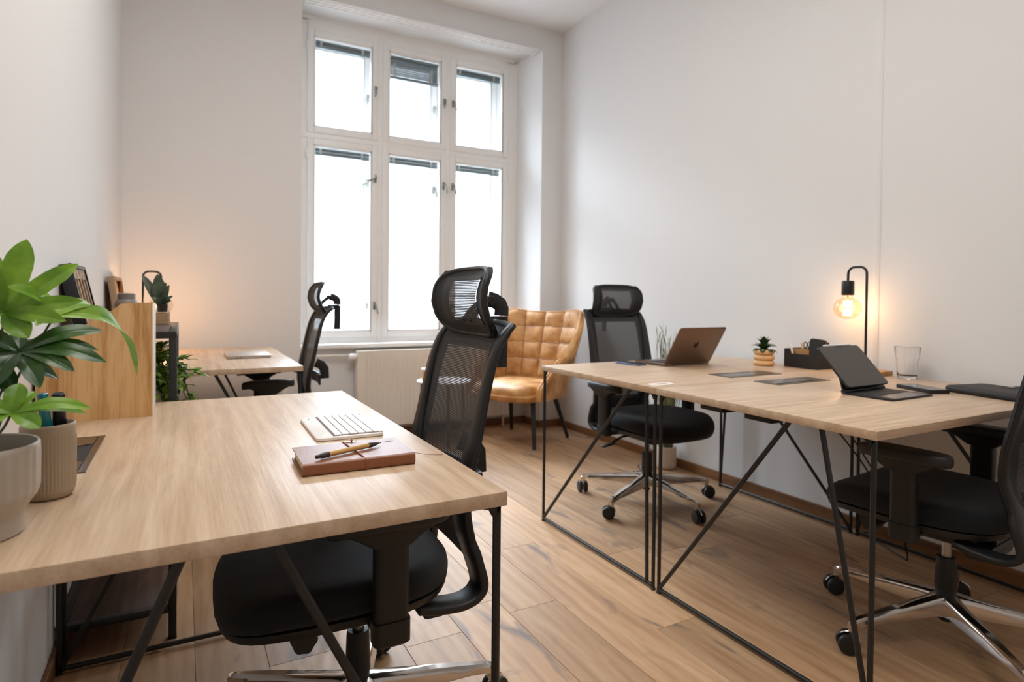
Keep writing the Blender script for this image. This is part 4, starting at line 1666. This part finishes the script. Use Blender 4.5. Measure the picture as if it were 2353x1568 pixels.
# low leaf hanging over the pens
leaf((-.197, 1.00, .904), [((-.113, 1.02, .905), .0095, .14, .06), ((-.120, 1.03, .900), .0080, .10, .10), ((-.164, .985, .884), .0120, .10, .0), ((-.192, 1.02, .940), .0125, .06, 0), ((-.176, 1.025, .927), .0085, .08, 0),
                           ((-.245, 1.0, .925), .013, .1, .05), ((-.235, .98, .888), .012, .1, .05)],
     (.05, -.75, .8), M['leaf'], [(-.197, 1.00, .903), (-.205, 1.0, .885), (-.222, 1.01, .862), (PX + .014, PY - .006, DT + .098)])

# ---- keyboard
kb = thing('keyboard', 'white compact keyboard on the nearest desk, behind the notebook', 'keyboard', (.256, 1.362, DT), R(-1))
Lk, Dk = .246, .150          # along y, along x
mb = MB()
out = rrect(0, 0, Dk, Lk, .010, 4)
ins = rrect(.002, .002, Dk - .002, Lk - .002, .009, 4)
mb.loft([[(x, y, 0) for x, y in ins], [(x, y, .0018) for x, y in out], [(x, y, .0068) for x, y in out], [(x, y, .0085) for x, y in ins]])
mb.build('case', M['paperwhite'], kb, 40)
mb = MB().box((.036 + .053, Lk / 2, .0088), (.106, Lk - .012, .0010), .0004)
wl = mb.build('key_well', M['keygap'], kb, 0)
mb = MB()
rowx = [.040, .0575, .075, .0925, .110, .1275]
for r, x in enumerate(rowx):
    y = .008
    if r == 5:
        ws = [.020, .016, .016, .016, .092, .016, .016, .016]
    elif r == 0:
        ws = [.0165] * 13
    else:
        off = (r % 3) * .004
        ws = [.0165 + off] + [.0165] * 10 + [.0165 * 2 - off]
    tot = sum(ws) + .0016 * (len(ws) - 1)
    k = (Lk - .016 - .0016 * (len(ws) - 1)) / sum(ws)
    for w in ws:
        w *= k
        mb.box((x + .0078, y + w / 2, .0102), (.0152, w - .0005, .0030), .0006, seg=1)
        y += w + .0016
mb.build('keys', M['keycap'], wl, 30)
mb = MB().box((.017, Lk - .028, .00855), (.003, .016, .0003))
mb.build('mark', M['print'], kb, 0)
mb = MB()
for y in (.013, Lk - .013):
    mb.box((Dk - .007, y, .0102), (.010, .020, .0045), .002)
mb.build('stop', M['paperwhite'], kb, 40)

# ---- notebook with cord, clip, ribbon
nb = thing('notebook', 'brown leather notebook with a cord round it, on the nearest desk', 'notebook', (.184, 1.106, DT), R(-1.2))
Ln, Wn, Tn = .206, .138, .0225
MB().box((Ln / 2 + .001, Wn / 2 + .003, Tn / 2), (Ln - .008, Wn - .006, Tn - .006), .0008).build('page_block', M['pages'], nb, 0)
mb = MB()
# wrap-round cover: bottom, rounded spine at the near side, top
sec = [(0, Wn), (0, .006)]
pts = [(Wn, .0), (.006, .0)] + [(.006 - .006 * math.sin(q * PI / 12), .006 - .006 * math.cos(q * PI / 12)) for q in range(1, 6)] + [(0, .006), (0, Tn - .006)] + [(.006 - .006 * math.cos(q * PI / 12), Tn - .006 + .006 * math.sin(q * PI / 12)) for q in range(1, 6)] + [(.006, Tn), (Wn, Tn)]
inner = [(Wn, .0024), (.007, .0024), (.0024, .007), (.0024, Tn - .007), (.007, Tn - .0024), (Wn, Tn - .0024)]
A_ = [[(x, y, z) for y, z in pts] + [(x, y, z) for y, z in reversed(inner)] for x in (0, .001, Ln - .001, Ln)]
mb.loft(A_)
mb.build('cover', M['brown_leather'], nb, 40)
mb = MB()
cx = .108
loop = [(cx - .012, Wn + .0015, .002), (cx - .006, Wn * .6, Tn + .0012), (cx, .012, Tn + .0014), (cx + .003, .001, Tn - .003), (cx + .004, -.0016, Tn * .5), (cx + .004, .001, .0012)]
mb.tube(loop, .0014, 8)
mb.tube([(cx - .012, Wn + .0015, .002), (cx - .012, Wn + .002, Tn - .003), (cx - .010, Wn - .004, Tn + .0013), (cx - .006, Wn * .6, Tn + .0012)], .0014, 8)
mb.build('cord', M['cord'], nb, 60)
mb = MB().box((cx + .006, Wn - .004, Tn + .0008), (.022, .007, .0012), .0004)
cl = mb.build('clip', M['chrome'], nb, 30)
mb = MB().lathe([(.0005, .0), (.0024, .0012), (.0026, .003), (.0005, .0052)], (cx + .006, Wn - .004, Tn + .001), 12)
mb.build('bead', M['cord'], cl)
mb = MB().bar(smooth_path([(Ln - .02, .055, Tn * .55), (Ln + .004, .054, Tn * .52), (Ln + .035, .050, .004), (Ln + .072, .044, .0012)], 6), .0026, .0008)
mb.build('ribbon', M['cord'], nb, 40)
mb = MB().box((Ln - .020, Wn - .028, Tn + .0002), (.016, .0045, .0004), rz=R(6))
mb.build('stamp', M['print'], nb, 0)
# pen across the notebook
pn = thing('pen', 'bamboo ballpoint pen with dark tips lying across the brown notebook', 'pen', (.213, 1.128, DT + Tn + .0062), R(22))
Mx = Matrix.Rotation(PI / 2, 3, 'Y')
MB().lathe([(.0045, .022), (.0049, .024), (.0049, .112), (.0045, .113)], (0, 0, 0), 20, Mx).build('barrel', M['bamboo'], pn)
MB().lathe([(.002, -.004), (.0035, -.002), (.0035, .006), (.0046, .007), (.0052, .010), (.0054, .0235), (.0049, .024)], (0, 0, 0), 20, Mx).build('clicker', M['pen_black'], pn)
MB().lathe([(.0051, .112), (.0050, .120), (.0028, .133), (.0010, .139), (.0008, .143)], (0, 0, 0), 20, Mx).build('tip', M['pen_black'], pn)

# ---- closed laptop on the far left desk
lp = thing('laptop', 'closed silver laptop lying on the far left desk', 'laptop', (.190, 3.325, DT), R(0))
o_ = rrect(0, 0, .207, .295, .012, 5)
i_ = rrect(.002, .002, .205, .293, .011, 5)
MB().loft([[(x, y, .0015) for x, y in i_], [(x, y, .003) for x, y in o_], [(x, y, .0088) for x, y in o_]]).build('base', M['laptop_silver'], lp, 40)
MB().loft([[(x, y, .0094) for x, y in o_], [(x, y, .0138) for x, y in o_], [(x, y, .0155) for x, y in i_]]).build('lid', M['laptop_silver'], lp, 40)
for x, y in ((.02, .02), (.187, .02), (.02, .275), (.187, .275)):
    mb = MB().lathe([(.006, 0), (.006, .002)], (x, y, 0), 10)
    mb.build('foot', M['black_plastic'], lp)
mb = MB()
for x in (.045, .062):
    mb.box((x, -.0004, .006), (.010, .002, .003), .0006)
mb.build('port', M['dark_hole'], lp, 0)

# wall socket under the far desk
ws = thing('wall_socket', 'white wall socket low on the wall behind the far left desk', 'socket', (.56, YB, .43))
MB().box((0, -.006, 0), (.082, .012, .082), .004).build('plate', M['white'], ws)
mb = MB().lathe([(.020, .004), (.020, -.002), (.002, -.002)], (0, -.012, 0), 20, Matrix.Rotation(PI / 2, 3, 'X'))
mb.build('outlet', M['cream'], ws)

# ------------------------------------------------------------------ things on the right-hand desks
def open_laptop():
    l = thing('laptop', 'open space-gray laptop seen from behind on the right-hand desk', 'laptop', (2.008, 2.186, DT), R(1))
    W, D = .304, .212
    # hinge along local x at y=0, user side at +y
    o_ = rrect(0, 0, W, D, .011, 5); i_ = rrect(.003, .003, W - .003, D - .003, .010, 5)
    MB().loft([[(x, y, .001) for x, y in i_], [(x, y, .0035) for x, y in o_], [(x, y, .0105) for x, y in o_], [(x, y, .0115) for x, y in i_]]).build('base', M['laptop'], l, 40)
    mb = MB()
    for r in range(6):
        for c in range(14):
            mb.box((.022 + .0188 * c + .008, .040 + .0185 * r, .0117), (.0162, .0160, .0008))
    mb.build('keys', M['keys_dark'], l, 0)
    MB().box((W / 2, .176, .0117), (.12, .055, .0004)).build('touchpad', M['trackpad'], l, 0)
    tilt = R(31)
    # lid: plane from hinge leaning to -y
    Mt = Matrix.Translation((0, .004, .011)) @ Matrix.Rotation(tilt, 4, 'X')
    def lidM(p): return Mt @ Vector(p)
    o2 = rrect(0, 0, W, .208, .012, 5); i2 = rrect(.0015, .0015, W - .0015, .2065, .0115, 5)
    # lid local: x along width, z up, y thickness (outer face at -y)
    mb = MB().loft([[lidM((x, -.0045, z)) for x, z in i2], [lidM((x, -.0036, z)) for x, z in o2], [lidM((x, 0, z)) for x, z in o2]])
    ld = mb.build('lid', M['laptop'], l, 40)
    MB().loft([[lidM((x, .0004, z)) for x, z in rrect(.004, .004, W - .004, .204, .009, 4)], [lidM((x, .0008, z)) for x, z in rrect(.004, .004, W - .004, .204, .009, 4)]]).build('screen', M['phone_glass'], ld, 0)
    # fruit mark with a bite and a leaf, laid on the lid
    cxm, czm, s = W / 2, .108, .0165
    right = [(0, -.86), (.22, -.98), (.48, -.90), (.74, -.55), (.90, -.16), (.74, .02), (.66, .28), (.76, .52), (.90, .62), (.72, .82), (.46, .86), (.2, .76), (0, .70)]
    left = [(-.2, .76), (-.46, .86), (-.76, .74), (-.94, .40), (-.95, .0), (-.84, -.42), (-.60, -.82), (-.36, -.98), (-.16, -.92)]
    body = right + left
    lf = [(.0, .92), (.05, 1.18), (.22, 1.38), (.42, 1.46), (.38, 1.22), (.22, 1.02)]
    mb = MB()
    for poly in (body, lf):
        # triangulate through a single n-gon with depth
        a = [mb.bm.verts.new(lidM((cxm + x * s, -.0046, czm + z * s))) for x, z in poly]
        b = [mb.bm.verts.new(lidM((cxm + x * s, -.0050, czm + z * s))) for x, z in poly]
        mb.bm.faces.new(b)
        for q in range(len(a)):
            mb.bm.faces.new((a[q], a[(q + 1) % len(a)], b[(q + 1) % len(b)], b[q]))
    mb.build('emblem', M['laptop_logo'], ld, 0)
    MB().tube([(.05, .002, .010), (W - .05, .002, .010)], .005, 10).build('hinge', M['keys_dark'], l)


open_laptop()


def phone(label, loc, rz, case, glass, w=.072, h=.148, t=.0082):
    p = thing('phone', label, 'phone', loc, rz)
    o_ = rrect(-w / 2, -h / 2, w / 2, h / 2, .011, 6)
    i_ = rrect(-w / 2 + .0016, -h / 2 + .0016, w / 2 - .0016, h / 2 - .0016, .0098, 6)
    MB().loft([[(x, y, 0) for x, y in i_], [(x, y, .0016) for x, y in o_], [(x, y, t - .0016) for x, y in o_], [(x, y, t) for x, y in i_]]).build('body', case, p, 40)
    j_ = rrect(-w / 2 + .003, -h / 2 + .003, w / 2 - .003, h / 2 - .003, .009, 6)
    MB().loft([[(x, y, t) for x, y in j_], [(x, y, t + .0005) for x, y in j_]]).build('screen', glass, p, 0)
    MB().box((w / 2, .02, t / 2), (.0012, .022, .0026), .0005).build('side_button', case, p)
    return p


phone('black phone with a bluish edge beside the open laptop', (1.930, 2.335, DT), R(8), M['phone_edge'], M['phone_glass'])
phone('phone in a thick black case next to the tablet keyboard', (2.345, 1.215, DT), R(-20), M['tablet_case'], M['phone_glass'], .080, .162, .0135)

# ring-shaped white marker lying across the seam end
rg = thing('white_ring', 'flat white rectangular ring lying at the left end of the right-hand desks', 'ring', (1.572, 1.727, DT), R(2))
o_ = rrect(-.052, -.026, .052, .026, .018, 6); i_ = rrect(-.034, -.014, .034, .014, .010, 6)
mb = MB()
mb.quad_strip([[(x, y, 0) for x, y in o_], [(x, y, .003) for x, y in o_], [(x, y, .003) for x, y in i_], [(x, y, 0) for x, y in i_]], closed_u=True, closed_v=True)
mb.build('ring', M['sticker'], rg, 30)

# succulent in a ring pot
su = thing('succulent', 'small dark green succulent in a pot of three stacked wooden rings', 'potted plant', (2.512, 2.030, DT))
prof = []
for k in range(3):
    z0 = .0265 * k
    for q in range(9):
        t = -PI / 2 + PI * q / 8
        prof.append((.036 + .0135 * math.cos(t), z0 + .01325 + .01325 * math.sin(t)))
prof = [(.002, 0)] + prof + [(.034, .0795), (.032, .066), (.002, .064)]
MB().lathe(prof, n=40).build('pot', M['ring_wood'], su, 60)
MB().lathe([(.0325, .066), (.02, .071), (.002, .072)], n=24).build('soil', M['soil'], su)
mb = MB()
random.seed(4)
for ringn, (n, el, L_, w, z) in enumerate(((7, 10, .058, .014, .068), (7, 32, .064, .014, .076), (6, 55, .060, .0125, .083), (4, 76, .062, .011, .086))):
    for k in range(n):
        a = 2 * PI * (k + .5 * (ringn % 2)) / n + random.uniform(-.2, .2)
        e = R(el + random.uniform(-6, 6))
        d = Vector((math.cos(a) * math.cos(e), math.sin(a) * math.cos(e), math.sin(e)))
        nr = Vector((-math.cos(a) * math.sin(e), -math.sin(a) * math.sin(e), math.cos(e)))
        base = Vector((.006 * math.cos(a), .006 * math.sin(a), z))
        side = d.cross(nr)
        rings = []
        for i in range(9):
            t = i / 8
            ww = w * (.35 + .65 * math.sin(PI * min(1, t * .9 + .1)) if t < .6 else max(.06, math.cos(PI / 2 * ((t - .6) / .4) ** 1.6)))
            c = base + d * (L_ * t) + nr * (.010 * math.sin(PI * t * .9)) - Vector((0, 0, .014 * t * t * (1 if el < 40 else .3)))
            th = .0026 * (1 - .6 * t)
            rings.append([c - side * ww + nr * ww * .25, c - nr * th, c + side * ww + nr * ww * .25, c + nr * th * .6])
        mb.loft(rings)
mb.build('leaves', M['leaf_succ'], su, 60)

# desk tidy and what stands in it
bx, by = 2.572, 1.786
dt = thing('desk_tidy', 'black open desk tidy box behind the tablet', 'box', (bx, by, DT))
W_, D_, H_ = .128, .176, .088
tk = .006
Mx = Matrix(((0, 0, 1), (1, 0, 0), (0, 1, 0)))
prof = [(0, 0), (D_, 0), (D_, H_), (D_ - .022, H_), (D_ - .034, .066), (0, .066)]
MB().prism(prof, 0, tk, Mx).build('front_wall', M['box_black'], dt, 0)
MB().box((W_ - tk / 2, D_ / 2, H_ / 2), (tk, D_, H_)).build('back_wall', M['box_black'], dt, 0)
MB().box((W_ / 2, tk / 2, .033), (W_ - 2 * tk, tk, .066)).build('side_wall', M['box_black'], dt, 0)
MB().box((W_ / 2, D_ - tk / 2, H_ / 2), (W_ - 2 * tk, tk, H_)).build('side_wall', M['box_black'], dt, 0)
MB().box((W_ / 2, D_ / 2, .003), (W_ - 2 * tk, D_ - 2 * tk, .006)).build('bottom', M['box_black'], dt, 0)
kc = thing('card_box', 'kraft card box standing inside the black desk tidy', 'box', (bx + .040, by + .075, DT + .006))
mb = MB()
for c, d in (((.0, .04, .040), (.003, .08, .080)), ((.06, .04, .040), (.003, .08, .080)), ((.03, .0, .040), (.06, .003, .080)), ((.03, .08, .040), (.06, .003, .080)), ((.03, .04, .002), (.06, .08, .003))):
    mb.box(c, d)
mb.build('body', M['card'], kc, 0)
sl = thing('power_bank', 'dark gray slab with brown sides standing tilted in the desk tidy', 'power bank', (bx + .046, by + .050, DT + .008), R(-68))
sl.rotation_euler = (R(-9), R(6), R(-72))
o_ = rrect(-.036, 0, .036, .132, .012, 5)
MB().prism(o_, -.003, .003, Matrix(((1, 0, 0), (0, 0, 1), (0, 1, 0)))).build('face', M['phone_glass'] if False else M['tablet_case'], sl, 40)
MB().prism(rrect(-.037, 0, .037, .133, .0125, 5), .003, .016, Matrix(((1, 0, 0), (0, 0, 1), (0, 1, 0)))).build('back', M['brown_plastic'], sl, 40)
pen_in('pen', 'white pen leaning over the front edge of the black desk tidy', 'pen', (bx + .014, by + .128, DT + .012), (-.004, .020, .098), .0042, M['white'], M['white'])
pen_in('pencil', 'wooden pencil with a dark tip leaning in the desk tidy', 'pencil', (bx + .062, by + .110, DT + .012), (.004, .020, .104), .0036, M['light_wood'])
sc = thing('scissors', 'scissors standing handle up in the desk tidy', 'scissors', (bx + .060, by + .095, DT + .012))
mb = MB()
for s in (-1, 1):
    lp_ = [(.0, s * .010 + .009 * math.cos(2 * PI * q / 16), .096 + .013 * math.sin(2 * PI * q / 16)) for q in range(16)]
    mb.tube(lp_, .0022, 8, closed=True, up=(1, 0, 0))
mb.build('handle', M['pen_black'], sc, 60)
mb = MB()
mb.bar([(0, -.003, .0), (0, .006, .085)], .006, .0015, up=(1, 0, 0))
mb.bar([(0.002, .003, .0), (0.002, -.006, .085)], .006, .0015, up=(1, 0, 0))
mb.build('blade', M['steel'], sc, 0)
pen_in('marker', 'black round-capped marker at the right end of the desk tidy', 'marker', (bx + .100, by + .030, DT + .012), (.006, -.008, .112), .0068, M['marker'], M['marker'])

# tablet on a floating keyboard stand
tb = thing('tablet', 'tablet with a dark screen on a black keyboard stand on the right-hand desk', 'tablet', (1.992, 1.118, DT), R(1.5))
W, D = .250, .172
o_ = rrect(0, 0, W, D, .010, 5); i_ = rrect(.001, .001, W - .001, D - .001, .0095, 5)
kbp = MB().loft([[(x, y, 0) for x, y in i_], [(x, y, .001) for x, y in o_], [(x, y, .0052) for x, y in o_], [(x, y, .0060) for x, y in i_]]).build('keyboard', M['tablet_case'], tb, 40)
mb = MB()
for r in range(5):
    n = 13
    for c in range(n):
        mb.box((.012 + .0174 * c + .0078, .078 + .0158 * r + .0065, .0066), (.0152, .0134, .0012), .0003, seg=1)
mb.build('keys', M['keys_dark'], kbp, 0)
MB().box((W / 2, .036, .0062), (.20, .058, .0005)).build('touchpad', M['trackpad'], kbp, 0)
MB().tube([(.004, D - .006, .009), (W - .004, D - .006, .009)], .0085, 14).build('hinge', M['black_plastic'], tb)
mb = MB()
arm0, arm1 = Vector((0, D - .004, .012)), Vector((0, D + .012, .066))
dv = arm1 - arm0
nn = Vector((0, -dv.z, dv.y)).normalized()
mb.loft([[Vector((x, 0, 0)) + arm0 + nn * o for x, o in ((.003, -.002), (W - .003, -.002), (W - .003, .003), (.003, .003))], [Vector((x, 0, 0)) + arm1 + nn * o for x, o in ((.003, -.002), (W - .003, -.002), (W - .003, .003), (.003, .003))]])
mb.build('support_flap', M['tablet_case'], tb, 30)
# tablet slab leaning back
p0 = Vector((-.004, D - .030, .026)); p1 = Vector((-.004, D + .088, .156))
dv = (p1 - p0); Lz = dv.length; dv.normalize()
nn = Vector((0, -dv.z, dv.y))       # faces the user
def tm(x, s, o): return p0 + Vector((x, 0, 0)) + dv * s + nn * o
o2 = rrect(0, 0, .248, Lz, .013, 6); i2 = rrect(.001, .001, .247, Lz - .001, .0125, 6)
bd = MB().loft([[tm(x, z, -.0075) for x, z in i2], [tm(x, z, -.0066) for x, z in o2], [tm(x, z, -.001) for x, z in o2], [tm(x, z, 0) for x, z in i2]]).build('slab', M['tablet_case'], tb, 40)
i3 = rrect(.002, .002, .246, Lz - .002, .0115, 6)
MB().loft([[tm(x, z, 0) for x, z in i3], [tm(x, z, .0005) for x, z in i3]]).build('screen', M['screen'], bd, 0)
MB().loft([[tm(x, z, .0004) for x, z in rrect(.105, Lz - .006, .143, Lz - .002, .0018, 3)], [tm(x, z, .0012) for x, z in rrect(.105, Lz - .006, .143, Lz - .002, .0018, 3)]]).build('camera_bar', M['dark_hole'], bd, 0)
sy = thing('stylus', 'white stylus lying along the top edge of the tablet', 'stylus', (0, 0, 0))
q0, q1 = tb.matrix_basis @ tm(.042, Lz + .0048, -.0035), tb.matrix_basis @ tm(.208, Lz + .0048, -.0035)
sy.location = q0
dq = q1 - q0
MB().tube([(0, 0, 0), dq * .06, dq * .97, dq], .0044, 16, scales=[.25, 1, 1, .85]).build('barrel', M['paperwhite'], sy, 60)
MB().tube([(0, 0, 0), dq * -.012], .0011, 8, scales=[1.2, .5]).build('nib', M['print'], sy)

# faceted water glass
wg = thing('water_glass', 'clear faceted tumbler on the right-hand desk behind the phone', 'glass', (2.648, 1.432, DT))
gm = bpy.data.materials.new('clear_glass')
gm.use_nodes = True
b_ = gm.node_tree.nodes['Principled BSDF']
b_.inputs['Transmission Weight'].default_value = 1
b_.inputs['Roughness'].default_value = .0
b_.inputs['IOR'].default_value = 1.45
b_.inputs['Base Color'].default_value = (.98, .985, .98, 1)
rings = []
n = 40
for r, z, fac in ((.032, 0, 0), (.0350, .001, .5), (.0362, .006, 1), (.0412, .078, 1), (.0432, .088, .3), (.0440, .094, 0), (.0468, .131, 0), (.0463, .1325, 0), (.0448, .1315, 0), (.0420, .094, 0), (.0380, .080, 0), (.0345, .040, 0), (.0325, .018, 0), (.025, .013, 0), (.002, .012, 0)):
    ring = []
    for k in range(n):
        a = 2 * PI * k / n
        ph = (a * 10 / (2 * PI)) % 1.0 - .5
        rr = r * (1 - fac * .055 * (.25 - ph * ph) * 4 * .5)
        ring.append((rr * math.cos(a), rr * math.sin(a), z))
    rings.append(ring)
MB().loft(rings).build('glass', gm, wg, 30)

# black pouch with a metal clasp
po = thing('pouch', 'flat black zip pouch with a metal clasp at the right edge of the desks', 'pouch', (2.345, .920, DT), R(-11))
rings = []
W, L_ = .195, .255
for k, z in ((.006, .001), (.001, .006), (0, .012), (.001, .019), (.006, .0235), (.02, .0255)):
    rings.append([(x, y, z) for x, y in rrect(k, k, W - k, L_ - k, .014, 5)])
MB().loft(rings).build('body', M['sleeve'], po, 50)
MB().box((W - .030, L_ * .50, .0262), (.075, .034, .0022), .001).build('flap', M['sleeve'], po)
MB().lathe([(.010, 0), (.0105, .0012), (.008, .0022), (.002, .0024)], (W - .045, L_ * .50, .0272), 20).build('clasp', M['chrome'], po)
MB().box((.012, -.002, .012), (.024, .006, .016), .002).build('end_tab', M['light_wood'], po)

# loose cable under the near right-hand desk
cbl = MB().tube(smooth_path([(2.30, 1.60, .603), (2.44, 1.585, .50), (2.585, 1.515, .27), (2.665, 1.575, .06), (2.715, 1.645, .0042), (2.66, 1.52, .0042), (2.615, 1.42, .0042), (2.59, 1.385, .012), (2.545, 1.375, .10), (2.49, 1.40, .26), (2.42, 1.52, .50), (2.34, 1.585, .605)], 8), .0034, 8).build('power_cable', M['cable'], None, 60)
tag(cbl, 'thin black cable looping down to the floor under the right-hand desk', 'cable')

# ------------------------------------------------------------------ camera
def R3(axis, a): return Matrix.Rotation(a, 3, axis)


cam = bpy.data.cameras.new('camera')
co = bpy.data.objects.new('camera', cam)
COL.objects.link(co)
yaw, pitch, roll = -.4962, .01445, .0098
Ry = Matrix(((math.cos(yaw), 0, math.sin(yaw)), (0, 1, 0), (-math.sin(yaw), 0, math.cos(yaw))))
Rx = Matrix(((1, 0, 0), (0, math.cos(pitch), -math.sin(pitch)), (0, math.sin(pitch), math.cos(pitch))))
Rz = Matrix(((math.cos(roll), -math.sin(roll), 0), (math.sin(roll), math.cos(roll), 0), (0, 0, 1)))
W2C = Rz @ Rx @ Ry @ Matrix(((1, 0, 0), (0, 0, -1), (0, 1, 0)))
right, down, fwd = W2C[0], W2C[1], W2C[2]
m3 = Matrix((right, -down, -fwd)).transposed()
co.matrix_world = Matrix.Translation((0, 0, 1.06)) @ m3.to_4x4()
cam.sensor_width = 36
cam.lens = 1393 / 2353 * 36
cam.shift_y = -(784 - 704.9) / 2353
cam.clip_start = .02
cam.dof.use_dof = True
cam.dof.focus_distance = 1.28
cam.dof.aperture_fstop = 4.5
SC.camera = co

# ------------------------------------------------------------------ light
w = bpy.data.worlds.new('overcast_sky')
SC.world = w
w.use_nodes = True
bg = w.node_tree.nodes['Background']
bg.inputs['Color'].default_value = (.84, .925, 1.02, 1)
# pale house fronts across the yard up to a steep angle, bright cloud above them, ground below
wt = w.node_tree
wtc = wt.nodes.new('ShaderNodeTexCoord')
wsp = wt.nodes.new('ShaderNodeSeparateXYZ')
wmr = wt.nodes.new('ShaderNodeMapRange')
wmr.interpolation_type = 'SMOOTHSTEP'
wmr.inputs['From Min'].default_value = .30
wmr.inputs['From Max'].default_value = .46
wmr.inputs['To Min'].default_value = 5.0
wmr.inputs['To Max'].default_value = 38.0
wt.links.new(wtc.outputs['Generated'], wsp.inputs[0])
wt.links.new(wsp.outputs['Z'], wmr.inputs['Value'])
wt.links.new(wmr.outputs[0], bg.inputs['Strength'])


def area(name, loc, rot, sx, sy, power, col, portal=False):
    l = bpy.data.lights.new(name, 'AREA')
    l.shape = 'RECTANGLE'
    l.size, l.size_y = sx, sy
    l.energy = power
    l.color = col
    if portal:
        l.cycles.is_portal = True
    o = bpy.data.objects.new(name, l)
    COL.objects.link(o)
    o.location = loc
    o.rotation_euler = rot
    return o


area('window_portal', (1.6, OUT + .02, 1.9), (R(-90), 0, 0), 1.85, 2.5, 1, (1, 1, 1), True)
# warm ceiling lamp of the room, over the middle
area('ceiling_lamp', (.75, 1.1, ZC - .06), (0, 0, 0), .9, 3.0, 45, (1.0, .965, .92))

SC.view_settings.view_transform = 'Standard'
SC.view_settings.look = 'None'
SC.view_settings.exposure = 0.24
SC.view_settings.gamma = 1.0
SC.view_settings.use_curve_mapping = False
SC.cycles.use_denoising = True
SC.cycles.max_bounces = 12
SC.cycles.diffuse_bounces = 6
SC.cycles.transparent_max_bounces = 24
SC.cycles.sample_clamp_indirect = 8
SC.cycles.caustics_reflective = False
SC.cycles.caustics_refractive = False
